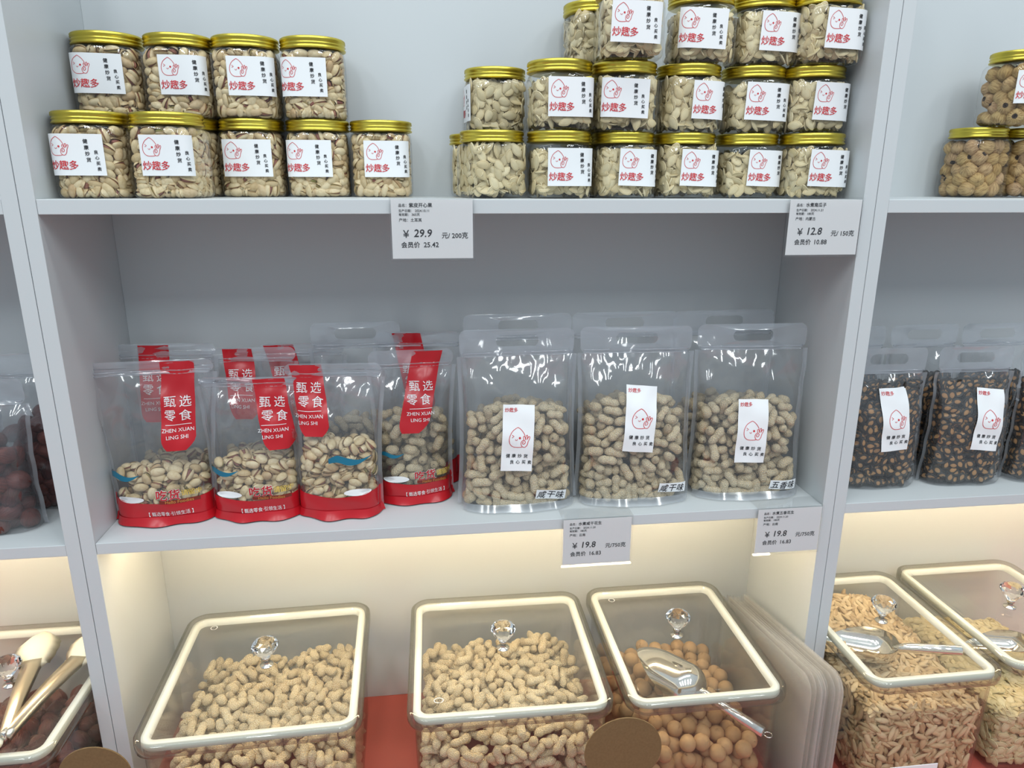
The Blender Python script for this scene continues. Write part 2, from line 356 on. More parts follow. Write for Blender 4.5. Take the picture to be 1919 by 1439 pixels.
def pist_geo(L, Wd, gap, seed):
    # two half shells hinged at the stem end, kernel between; long axis x, slit plane y=0
    Vs, Fs, Ms, Us = [], [], [], []; base = 0
    for sgn in (1, -1):
        nu, nv = 7, 9; V = []; U = []
        for i in range(nv + 1):
            t = -1 + 2 * i / nv; tt = math.sin(t * PI / 2); r = max(0, 1 - abs(tt) ** 2.2) ** .5 * (1 - .12 * tt)
            for j in range(nu + 1):
                a = PI * j / nu; x = L / 2 * tt; z = r * Wd * .52 * math.cos(a); y = r * Wd * .46 * math.sin(a)
                ang = gap * sgn; xx = x + L / 2
                y0 = y * sgn + xx * math.sin(ang) * .5; V.append((x, y0, z)); U.append((min(j, nu - j) / (nu / 2) * .98 + .01, i / nv))
        F = []
        for i in range(nv):
            for j in range(nu): a = i * (nu + 1) + j; F += [(a, a + 1, a + nu + 2), (a, a + nu + 2, a + nu + 1)]
        Vs += V; Us += U; Fs += [tuple(q + base for q in f) for f in F]; Ms += [0] * len(F); base += len(V)
    V, F, M, U = grid_nut(8, 6, lambda t, a: (L * .43 * math.sin(t * PI / 2), max(0, 1 - math.sin(t * PI / 2) ** 2) ** .5 * Wd * .36 * math.cos(a), max(0, 1 - math.sin(t * PI / 2) ** 2) ** .5 * Wd * .46 * math.sin(a)))
    Vs += [tuple(v) for v in V]; Fs += [tuple(q + base for q in f) for f in F]; Ms += [1] * len(F); Us += [tuple(u) for u in U]
    return np.array(Vs), np.array(Fs), np.array(Ms), np.array(Us)
PISTS = [pist_geo(.0190, .0122, .20, 1), pist_geo(.0180, .0126, .12, 2), pist_geo(.0192, .0118, .32, 3), pist_geo(.0172, .0122, .04, 4), pist_geo(.0186, .0120, .26, 5)]
def seed_geo(L, Wd, T, point, nu=12):
    rings = [(.0, 1), (.55, .93), (.80, .62), (.86, .50), (.94, .52), (1.0, .0), (.9, -.5), (.55, -.93), (.0, -1)]
    V = []; U = []; F = []
    for r, h in rings:
        for j in range(nu):
            a = 2 * PI * j / nu; c, s_ = math.cos(a), math.sin(a); wfac = (1 - point * max(0, c) ** 1.3)
            V.append((L / 2 * r * c, Wd / 2 * r * s_ * wfac, T / 2 * h)); U.append((r, j / nu))
    for i in range(len(rings) - 1):
        for j in range(nu):
            a, b = i * nu + j, i * nu + (j + 1) % nu
            if rings[i][0] > 0: F.append((a, a + nu, b + nu) if rings[i + 1][0] > 0 else (a, a + nu, b))
            if rings[i + 1][0] > 0: F.append((a, b + nu, b) if rings[i][0] > 0 else (a, a + nu, b + nu))
    F = [(f[0], f[2], f[1]) if False else f for f in F]
    return np.array(V), np.array(F), np.zeros(len(F), int), np.array(U)
PUMPS = [seed_geo(.0195, .0118, .0034, .45), seed_geo(.0180, .0115, .0036, .4), seed_geo(.0210, .0122, .0034, .5)]
SUNS = [seed_geo(.0250, .0088, .0046, .35), seed_geo(.0230, .0092, .0048, .3), seed_geo(.0270, .0086, .0044, .4)]
MELONS = [seed_geo(.0182, .0124, .0032, .45), seed_geo(.0168, .0114, .0034, .4)]
def ball_geo(R, bumpy, squash, seed, hole=False):
    rg = np.random.default_rng(seed); ph = rg.random(6) * 6
    def fn(t, a):
        tt = math.sin(t * PI / 2); e = math.cos(t * PI / 2); k = 1 + bumpy * (math.sin(3 * a + ph[0] + 2 * tt) + .6 * math.sin(5 * a + ph[1]) + .8 * math.sin(4 * tt + ph[2]))
        return (R * tt * squash * k, R * e * math.cos(a) * k, R * e * math.sin(a) * k)
    V, F, M, U = grid_nut(14, 10, fn)
    if hole: M = M.copy(); M[-28:] = 1; V[-14:] -= np.array([R * .22, 0, 0])
    return V, F, M, U
LONGANS = [ball_geo(.0118, .004, 1.0, 1), ball_geo(.0110, .012, .94, 2), ball_geo(.0124, .006, .97, 3)]
FIGS = [ball_geo(.0118, .035, .88, 1, True), ball_geo(.0108, .05, .95, 2, True), ball_geo(.0112, .045, 1.0, 3, True)]
DATES = [ball_geo(.0125, .035, 1.35, 1), ball_geo(.0120, .05, 1.25, 2)]
KINDS = {'peanut': (PEANUTS, [M_peanut]), 'pistachio': (PISTS, [M_pist, M_kern]), 'pumpkin_seed': (PUMPS, [M_pump]), 'melon_seed': (SUNS, [M_sun]),
         'watermelon_seed': (MELONS, [M_melon]), 'dried_longan': (LONGANS, [M_longan]), 'dried_fig': (FIGS, [M_fig, M_hole]), 'red_date': (DATES, [M_date])}
CAT = {'peanut': 'peanut', 'pistachio': 'pistachio', 'pumpkin_seed': 'pumpkin seed', 'melon_seed': 'seed', 'watermelon_seed': 'watermelon seed', 'dried_longan': 'dried longan', 'dried_fig': 'dried fig', 'red_date': 'date'}
PLURAL = {'peanut': 'peanuts', 'pistachio': 'pistachios', 'pumpkin_seed': 'pumpkin_seeds', 'melon_seed': 'melon_seeds', 'watermelon_seed': 'watermelon_seeds', 'dried_longan': 'dried_longans', 'dried_fig': 'dried_figs', 'red_date': 'red_dates'}
KMESH = {k: [tri_mesh(k, *(g[0], g[1]), ms, g[2], g[3]) for g in gs] for k, (gs, ms) in KINDS.items()}

def frame_from_axis(D, Nrm=None):
    """rotation matrices (N,3,3), columns x=D, z~Nrm"""
    D = D / (np.linalg.norm(D, axis=1)[:, None] + 1e-12)
    if Nrm is None: Nrm = RNG.normal(size=D.shape)
    Z = Nrm - (Nrm * D).sum(1)[:, None] * D; Z /= np.linalg.norm(Z, axis=1)[:, None] + 1e-12
    return np.stack([D, np.cross(Z, D), Z], 2)
def spill(kind, P, R, M, n_single, score, where, group):
    """P (N,3), R (N,3,3) in the container's frame M; the n_single that show most become objects of their own, the rest one stuff object.
    where: phrase that ends the label"""
    gs, ms = KINDS[kind]; K = len(P); order = np.argsort(score); var = RNG.integers(0, len(gs), K)
    n_single = min(n_single, int((score < 900).sum()))
    one = kind.replace('_', ' ')
    for i in order[:n_single]:
        o = bpy.data.objects.new(kind, KMESH[kind][var[i]]); COL.objects.link(o)
        m4 = Matrix([[*R[i][r], P[i][r]] for r in range(3)] + [[0, 0, 0, 1]]); o.matrix_world = M @ m4
        o['label'] = where[0]; o['category'] = CAT[kind]; o['group'] = group
    rest = order[n_single:]; rest = rest[score[rest] < 5000]
    if len(rest) and where[1]:
        V, F, MI, U = [], [], [], []; b = 0
        for i in rest:
            g = gs[var[i]]; V.append(g[0] @ R[i].T + P[i]); F.append(g[1] + b); MI.append(g[2]); U.append(g[3]); b += len(g[0])
        o = link(PLURAL[kind], tri_mesh(PLURAL[kind], np.concatenate(V), np.concatenate(F), ms, np.concatenate(MI), np.concatenate(U)), label=where[1], cat=CAT[kind], kind='stuff')
        o.matrix_world = M

# ------------------------------------------------------------------ packing
def pack(Nn, r, L, shape, z0, ztop, seed, core=None, iters=70, grav=.0005):
    """settles Nn capsules (two balls of radius r, L apart; L=0: one ball) inside shape(z) -> (a,b,n); returns centres and axes"""
    rg = np.random.default_rng(seed); k = 2 if L > 0 else 1
    zt = ztop if callable(ztop) else (lambda x, y: np.full_like(x, ztop))
    zm = float(np.max(zt(np.array([0.]), np.array([0.]))))
    c = []
    while len(c) < Nn:
        q = rg.random((Nn * 3, 3)); z = z0 + q[:, 2] * (zm - z0); a, b, n = shape(z); x = (q[:, 0] * 2 - 1) * (a - r); y = (q[:, 1] * 2 - 1) * (b - r)
        ok = (np.abs(x / (a - r)) ** n + np.abs(y / (b - r)) ** n) < 1
        if core is not None: ok &= ~((np.abs(x) < core[0]) & (np.abs(y) < core[1]) & (z < core[2]))
        c += list(np.stack([x, y, z], 1)[ok])
    c = np.array(c[:Nn]); d = rg.normal(size=(Nn, 3)); d[:, 2] *= .6; d /= np.linalg.norm(d, axis=1)[:, None]
    P = np.concatenate([c - d * L / 2, c + d * L / 2]) if k == 2 else c
    own = np.tile(np.arange(Nn), k)
    for it in range(iters):
        if it % 6 == 0:
            I, J = [], []; Q = P.astype(np.float32)
            for s0 in range(0, len(Q), 600):
                blk = Q[s0:s0 + 600]; D2 = ((blk[:, None, :] - Q[None]) ** 2).sum(2); ii, jj = np.nonzero(D2 < (2.7 * r) ** 2); ii += s0
                kq = (ii < jj) & (own[ii] != own[jj]); I.append(ii[kq]); J.append(jj[kq])
            I = np.concatenate(I); J = np.concatenate(J)
        P[:, 2] -= grav
        dv = P[I] - P[J]; ds = np.linalg.norm(dv, axis=1) + 1e-9; pen = np.maximum(0, 2 * r - ds); mv = dv / ds[:, None] * (pen * .42)[:, None]
        for ax in range(3):
            P[:, ax] += np.bincount(I, mv[:, ax], len(P)) - np.bincount(J, mv[:, ax], len(P))
        if k == 2:
            A, B = P[:Nn], P[Nn:]; dv = B - A; ds = np.linalg.norm(dv, axis=1)[:, None] + 1e-9; cor = dv / ds * (ds - L) / 2; P[:Nn] += cor; P[Nn:] -= cor
        a, b, n = shape(P[:, 2]); a = a - r; b = b - r
        f = np.abs(P[:, 0] / a) ** n + np.abs(P[:, 1] / b) ** n; s_ = np.where(f > 1, f ** (-1 / n), 1); P[:, 0] *= s_; P[:, 1] *= s_
        if core is not None:
            ca, cb, cz_ = core; ins = (np.abs(P[:, 0]) < ca) & (np.abs(P[:, 1]) < cb) & (P[:, 2] < cz_)
            if ins.any():
                q = P[ins]; dx = ca - np.abs(q[:, 0]); dy = cb - np.abs(q[:, 1]); dz = cz_ - q[:, 2]; w_ = np.argmin(np.stack([dx, dy, dz]), 0)
                q[:, 0] += np.where(w_ == 0, np.sign(q[:, 0]) * dx, 0); q[:, 1] += np.where(w_ == 1, np.sign(q[:, 1]) * dy, 0); q[:, 2] += np.where(w_ == 2, dz, 0); P[ins] = q
        P[:, 2] = np.clip(P[:, 2], z0 + r, zt(P[:, 0], P[:, 1]) - r)
    if k == 2: return (P[:Nn] + P[Nn:]) / 2, P[Nn:] - P[:Nn]
    return P, rg.normal(size=P.shape)

class Perim:
    """arc-length walk round a superellipse, s=0 at the front (-y), s grows to the right (+x)"""
    def __init__(s, a, b, n, k=720):
        s.a, s.b, s.n = a, b, n; pts = np.array(superellipse(a, b, n, k)); i0 = np.argmin(pts[:, 1] + 10 * np.abs(pts[:, 0]) * 1e-3 * (pts[:, 1] < 0)); i0 = int(3 * k / 4)
        pts = np.roll(pts, -i0, 0); pts = np.vstack([pts, pts[:1]]); d = np.hypot(*np.diff(pts, axis=0).T); s.L = d.sum(); s.s = np.concatenate([[0], np.cumsum(d)]); s.p = pts
    def at(s, q):
        q = np.mod(q, s.L); x = np.interp(q, s.s, s.p[:, 0]); y = np.interp(q, s.s, s.p[:, 1])
        nx = np.sign(x) * np.abs(x / s.a) ** (s.n - 1) / s.a; ny = np.sign(y) * np.abs(y / s.b) ** (s.n - 1) / s.b; l = np.hypot(nx, ny) + 1e-9
        return x, y, nx / l, ny / l
def lay_wall(perim, z0, z1, dens, tilt, inset, thick, layers, seed, slo=None, shi=None, bend=None):
    """flat seeds lying against an upright wall; returns centres, axes, normals, depth"""
    rg = np.random.default_rng(seed); C, D, Nn, Q = [], [], [], []
    lo = 0 if slo is None else slo; hi = perim.L if shi is None else shi
    for ly in range(layers):
        ns = max(1, int((hi - lo) / dens)); nz = max(1, int((z1 - z0) / (dens * .86)))
        for j in range(nz):
            for i in range(ns):
                s_ = lo + (i + .5 * (j % 2) + rg.uniform(-.33, .33)) * (hi - lo) / ns; z = z0 + (j + .5 + rg.uniform(-.33, .33)) * (z1 - z0) / nz
                x, y, nx, ny = perim.at(s_); n = np.array([nx, ny, 0]); t = np.array([-ny, nx, 0])
                al = rg.uniform(-PI, PI); d = t * math.cos(al) + np.array([0, 0, 1]) * math.sin(al)
                if rg.random() < .28: tl = rg.uniform(.7, 1.4)
                else: tl = rg.uniform(-tilt, tilt)
                ax = rg.uniform(0, 2 * PI); q = t * math.cos(ax) + np.array([0, 0, 1]) * math.sin(ax); nn = n * math.cos(tl) + q * math.sin(tl)
                d = d - nn * d.dot(nn); d /= np.linalg.norm(d) + 1e-9; reach = abs(d.dot(n)) * inset
                dep = .0015 + reach + thick * ly + abs(math.sin(tl)) * inset * .45
                C.append((x - nx * dep, y - ny * dep, z)); D.append(d); Nn.append(nn); Q.append(ly + abs(tl) * .1)
    return np.array(C, float), np.array(D), np.array(Nn), np.array(Q)

# ================================================================== shelving
T = .018; DEP = .198; ZL = -.4315; TU = .0169; TL = .0159; ZC = -.859; ZTOP = .42
def shelving(x0, x1, label):
    r = empty('shelving_unit', (x0, 0, ZC), label=label, cat='shelving unit', group='white shelving units along the wall')
    L = lambda n, g, m=M_board: g.obj(n, m, r)
    def bx(n, a, b, c, d, e_, f, m=M_board, bev=.0006): g = G(); g.box(a - x0, b - x0, c, d, e_ - ZC, f - ZC, bev); return g.obj(n, m, r)
    bx('side_panel', x0 - T + .0004, x0, 0, DEP + .012, ZC, ZTOP); bx('side_panel', x1, x1 + T - .0004, 0, DEP + .012, ZC, ZTOP)
    bx('back_panel', x0, x1, DEP, DEP + .010, ZC, ZTOP)
    bx('shelf', x0 + .0003, x1 - .0003, .0008, DEP, -TU, 0); bx('shelf', x0 + .0003, x1 - .0003, .0008, DEP, ZL - TL, ZL)
    o = bx('light_strip', x0 + .03, x1 - .03, .070, .082, ZL - TL - .007, ZL - TL, M_led, 0); o['label'] = 'warm glowing light strip under the lower shelf'
shelving(0, 1, 'white shelving unit in the middle with jars above and bags below')
shelving(-1 - 2 * T, -2 * T, 'white shelving unit cut off beyond the left post, dark bags inside')
shelving(1 + 2 * T, 2 + 2 * T, 'white shelving unit beyond the right post, black melon seed bags inside')
g = G(); g.box(-1.1, 2.1, -.55, DEP + .012, ZC - .04, ZC, .002); g.obj('display_counter', M_red, label='red laminate counter top under all the lidded bins', cat='counter')
g = G(); g.box(-1.1, 2.1, -.45, DEP, ZC - .80, ZC - .0401, .002); g.obj('counter_base', M_red, label='red base cabinet carrying the counter top', cat='cabinet')
g = G(); g.box(-2, 3, -2.6, DEP + .20, ZC - .82, ZC - .8005); g.obj('floor', mat('floor_tile', (.45, .43, .40), .4), kind='structure')
g = G(); g.box(-2, 3, DEP + .10, DEP + .20, ZC - .8005, 1.9); g.obj('wall_back', mat('wall_paint', (.7, .7, .7), .8), kind='structure')

# ================================================================== contents scoring
CAMV = Vector((CX, CY, CZ))
def depth_score(P, M, inside, hide=None):
    """length of content between each nut and the eye"""
    ce = np.array(M.inverted() @ CAMV); d = ce - P; d /= np.linalg.norm(d, axis=1)[:, None]; sc = np.zeros(len(P)); last = P.copy()
    for i in range(1, 26):
        q = P + d * (.004 * i); k = inside(q); sc += k * .004; last[k] = q[k]
    s = sc * 1000
    if hide is not None: s = np.where(hide(last), s + 950, s)
    return np.where(s > 26, s + 950, s)
_packs = {}
def cached(key, fn):
    if key not in _packs: _packs[key] = fn()
    return _packs[key]

# ================================================================== jars
JR = .0415
def lid_mesh(R, key):
    def f():
        n = 180; prof = [(R - .0025, 0), (R + .0002, .0008), (R + .0004, .0022), (R - .0010, .0032), (R - .0012, .0050), (R + .0002, .0058), (R - .0014, .0070), (R - .0014, .0082), (R - .0003, .0092), (R - .0005, .0128), (R - .0016, .0140), (R - .004, .0143), (R - .0055, .0136), (.004, .0136)]
        rings = []
        for i, (r, z) in enumerate(prof):
            rings.append([((r + (.00035 * (j % 2) if i in (8, 9) else 0)) * math.cos(2 * PI * j / n), (r + (.00035 * (j % 2) if i in (8, 9) else 0)) * math.sin(2 * PI * j / n), z) for j in range(n)])
        return G().loft(rings, True, True, True).mesh('lid', M_gold)
    return cached(('lid', key), f)
def jar_body(R, h, key):
    def f():
        a = R * .968; g = G(); k = 64; rings = []
        for z, s, n in [(0, .88, 4.2), (.0012, .95, 4.4), (.004, .99, 4.6), (.010, 1, 4.8), (h - .030, 1, 4.8), (h - .021, .995, 4.2), (h - .0165, .97, 3), (h - .0145, .93, 2.2), (h - .012, .92, 2)]:
            rings.append([(x, y, z) for x, y in superellipse(a * s, a * s, n, k)])
        g.loft(rings, True, True, False); return g.mesh('body', M_jar)
    return cached(('jb', key), f)
def jar_label(root, R, s0, ink=True, zc=.044, wd=.0615, ht=.046, lean=0):
    P_ = Perim(R * .968, R * .968, 4.8)
    def fn(X, Y, off):
        c, s_ = math.cos(lean), math.sin(lean); X2 = X * c - Y * s_; Y2 = X * s_ + Y * c
        x, y, nx, ny = P_.at(X2 + s0); o = .0005 + off; return np.stack([x + nx * o, y + ny * o, Y2 + zc], 1)
    pr = Print(); pr.grid(-wd / 2, wd / 2, -ht / 2, ht / 2, 30, 2); lab = pr.obj('label', M_paper, root, fn, 0, True)
    k = wd / .0615
    pr = Print(); logo(pr, -.0165 * k, .0095 * k, .0215 * k); pr.obj('logo', M_inkred, lab, fn, .00025)
    pr = Print(); [pr.text(c, (-.0240 + i * .0106) * k, -.0115 * k, .0110 * k, .012) for i, c in enumerate('炒趣多')]; pr.obj('lettering', M_inkred, lab, fn, .00025)
    pr = Print(); [pr.text(c, (.0125 + i * .0004) * k, (.0150 - i * .0068) * k, .0052 * k, .022) for i, c in enumerate('健康炒货')]
    [pr.text(c, (.0225 + i * .0004) * k, (.0030 - i * .0062) * k, .0046 * k, .022) for i, c in enumerate('良心买卖')]; pr.obj('lettering', M_black, lab, fn, .00025)
    return s0
def at_depth(x, y, yn): return (CX + (x - CX) * (yn - CY) / (y - CY), yn)
def jar(kind, x, y, z, h, rot, s0, label, where, singles, R=JR, group=None, turn=0, variant=0, lean=0):
    key = (round(R, 4), round(h, 4)); r = empty('jar', (x, y, z), rz=rot, label=label, cat='jar', group=group)
    link('body', jar_body(R, h, key), r); link('lid', lid_mesh(R, round(R, 4)), r, loc=(0, 0, h - .0143))
    if s0 is not None: jar_label(r, R, s0, lean=lean, wd=.0615 * R / JR, zc=h * (.50 if h > .09 else .465), ht=.046 * R / JR)
    a = R * .968 - .001; zt = h - .0175
    bpy.context.view_layer.update(); M = Matrix.Translation((x, y, z)) @ Matrix.Rotation(rot, 4, 'Z')
    if kind in ('pistachio', 'dried_fig'):
        if kind == 'pistachio': C, D = cached((kind, 'jar', variant), lambda: pack(410, .0050, .0072, lambda q: (a - .0019 + 0 * q, a - .0019 + 0 * q, 4.6 + 0 * q), .002, zt + .001, 11 + variant, (.012, .012, zt - .024), grav=.00025))
        else: C, D = cached((kind, 'jar', variant), lambda: pack(62, .0104, 0, lambda q: (a + 0 * q, a + 0 * q, 4.6 + 0 * q), .002, zt, 31 + variant, None))
        Nn = None
    else:
        def f():
            pm = Perim(a - .0010, a - .0010, 4.6); return lay_wall(pm, .002 + .006, zt - .001 - .004 * variant, .0098, .75, .008, .0032, 3, 51 + variant)
        C, D, Nn, _ = cached((kind, 'jar', variant, zt), f)
    q = Matrix.Rotation(turn * PI / 2, 3, 'Z'); q = np.array(q); C = C @ q.T; D = D @ q.T; Nn = None if Nn is None else Nn @ q.T
    Rm = frame_from_axis(D, Nn)
    ins = lambda p: (np.abs(p[:, 0] / a) ** 4.6 + np.abs(p[:, 1] / a) ** 4.6 < 1) & (p[:, 2] > 0) & (p[:, 2] < h)
    hide = None
    if s0 is not None: hide = lambda p: (np.abs(p[:, 2] - h * .48) < .019) & (np.abs(p[:, 0] - s0) < .026) & (p[:, 1] < 0)
    spill(kind, C, Rm, M, singles, depth_score(C, M, ins, hide), where, where[2] if len(where) > 2 else None)

def W(one, loc): return (f'{one} {loc}', f'heap of {one}s {loc}', f'{one}s {loc}')
PH, SH = .0982, .0832
GP = 'gold-lidded jars of pistachios on the upper shelf'; GS = 'gold-lidded jars of pumpkin seeds on the upper shelf'
pj = 'gold-lidded clear jar of pistachios, '
JP = [  # x, y, level, rot, label offset, text, where, singles, turn, variant
    (.0435, .070, 0, .10, -.010, pj + 'front of bottom row against the left side panel', 'in the bottom jar nearest the left side panel', 34, 0, 0),
    (.1300, .072, 0, -.10, .012, pj + 'bottom row, second from the left side panel', 'in the second bottom jar from the left side panel', 34, 1, 1),
    (*at_depth(.207, .173, .152), 0, .0, -.001, pj + 'bottom row, under the third jar of the top row', 'in the bottom jar under the third top jar', 20, 2, 0),
    (*at_depth(.296, .159, .152), 0, .0, -.010, pj + 'bottom row, under the end of the top row', 'in the bottom jar under the end of the top row', 18, 3, 1),
    (*at_depth(.380, .169, .153), 0, -.05, .011, pj + 'alone at the row end beside the price card', 'in the lone jar beside the pistachio price card', 18, 1, 0),
    (.0435, .153, 1, .12, -.008, pj + 'top row, against the left side panel', 'in the top jar nearest the left side panel', 16, 3, 0),
    (.1300, .152, 1, -.05, .017, pj + 'top row, second from the left side panel', 'in the second top jar from the left side panel', 16, 0, 1),
    (*at_depth(.211, .159, .150), 1, .0, .014, pj + 'top row, third from the left side panel', 'in the third top jar from the left side panel', 12, 1, 0),
    (*at_depth(.298, .148, .148), 1, .05, -.013, pj + 'at the open end of the top row', 'in the jar at the open end of the top row', 16, 2, 1)]
for x, y, lv, rot, s0, lab, wh, k, tn, vr in JP:
    jar('pistachio', x, y, lv * PH, PH, rot, s0, lab, W('cream split-shell pistachio', wh), k, group=GP, turn=tn, variant=vr)
jar('pistachio', .1285, .1555, 0, PH, 0, None, pj + 'half hidden behind the second front jar', W('pistachio', 'in the half hidden back jar'), 0, group=GP, turn=2)
jar('pistachio', .0430, .1550, 0, PH, 0, None, pj + 'behind the corner jar at the left side panel', W('pistachio', 'in the jar behind the corner jar'), 0, group=GP, turn=1)
sj = 'gold-lidded jar of pumpkin seeds, '
JS = [
    (.5255, .082, 0, .3, None, sj + 'bottom row, no label in view, beside the pistachio price card', 'in the bottom jar without a label in view', 48),
    (.6125, .076, 0, .0, .010, sj + 'bottom row, second from the pistachio price card', 'in the second bottom jar of its row', 20),
    (.7010, .088, 0, .0, .017, sj + 'bottom row, third from the pistachio price card', 'in the third bottom jar of its row', 20),
    (.7870, .092, 0, .0, .015, sj + 'bottom row, fourth from the pistachio price card', 'in the fourth bottom jar of its row', 20),
    (.8760, .092, 0, .0, .018, sj + 'bottom row, fifth from the pistachio price card', 'in the fifth bottom jar of its row', 20),
    (.9560, .066, 0, .0, .010, sj + 'bottom row, against the right side panel', 'in the bottom jar against the right side panel', 20),
    (*at_depth(.539, .176, .154), 1, -1.50, .0, sj + 'middle row, set back at the open end, label turned away', 'in the set back middle jar at the open end', 34),
    (.6120, .078, 1, .0, .010, sj + 'middle row, label centred, beside the set back jar', 'in the middle jar beside the set back one', 22),
    (.6970, .080, 1, .0, -.008, sj + 'middle row, label turned to the left', 'in the middle jar whose label turns left', 20),
    (.7870, .090, 1, .0, .024, sj + 'middle row, label half round the right side', 'in the middle jar whose label wraps right', 22),
    (*at_depth(.894, .129, .095), 1, .0, .006, sj + 'middle row, second from the right side panel', 'in the middle jar second from the right side panel', 16),
    (.9550, .082, 1, .0, .016, sj + 'middle row, against the right side panel', 'in the middle jar against the right side panel', 16),
    (.6950, .062, 2, -.06, .002, sj + 'top row, first of the four cut by the frame', 'in the first top jar', 8),
    (.7960, .086, 2, -.04, -.008, sj + 'top row, second of the four cut by the frame', 'in the second top jar', 6),
    (.8840, .094, 2, .0, .012, sj + 'top row, third of the four cut by the frame', 'in the third top jar', 6),
    (.9560, .066, 2, .0, .012, sj + 'end of the top row by the panel', 'in the last top jar', 6)]
for i, (x, y, lv, rot, s0, lab, wh, k) in enumerate(JS):
    jar('pumpkin_seed', x, y, lv * SH, SH, rot, s0, lab, W('flat pale pumpkin seed', wh), k, group=GS, turn=i % 4, variant=(i * 5) % 3, lean=(-.03 if x > .65 else 0))
for x, y, lv, lab in [(.515, .1555, 0, 'at the back under the set back jar'), (.672, .1545, 0, 'at the back of the bottom row'), (.672, .1545, 1, 'at the back of the middle row'), (.672, .1545, 2, 'peeping out behind the top row')]:
    jar('pumpkin_seed', x, y, lv * SH, SH, 0, None, sj + lab, W('pumpkin seed', 'in the jar ' + lab), 0, group=GS, turn=lv)
fj = 'gold-lidded clear jar of wrinkled dried figs, '
for x, y, z, s0, lab, wh, k in [(1.2690, .1530, 0, None, 'bottom, nearest the post', 'in the bottom fig jar nearest the post', 40), (1.3480, .1530, 0, None, 'bottom, cut by the frame', 'in the bottom fig jar cut by the frame', 14), (1.2890, .1200, .100, -.006, 'standing on top of two others', 'in the upper fig jar', 40)]:
    jar('dried_fig', x, y, z, .100, .10, s0, fj + lab, W('brown wrinkled dried fig', wh), k, R=.0388, group='fig jars beyond the right post', turn=int(z > 0), variant=0)

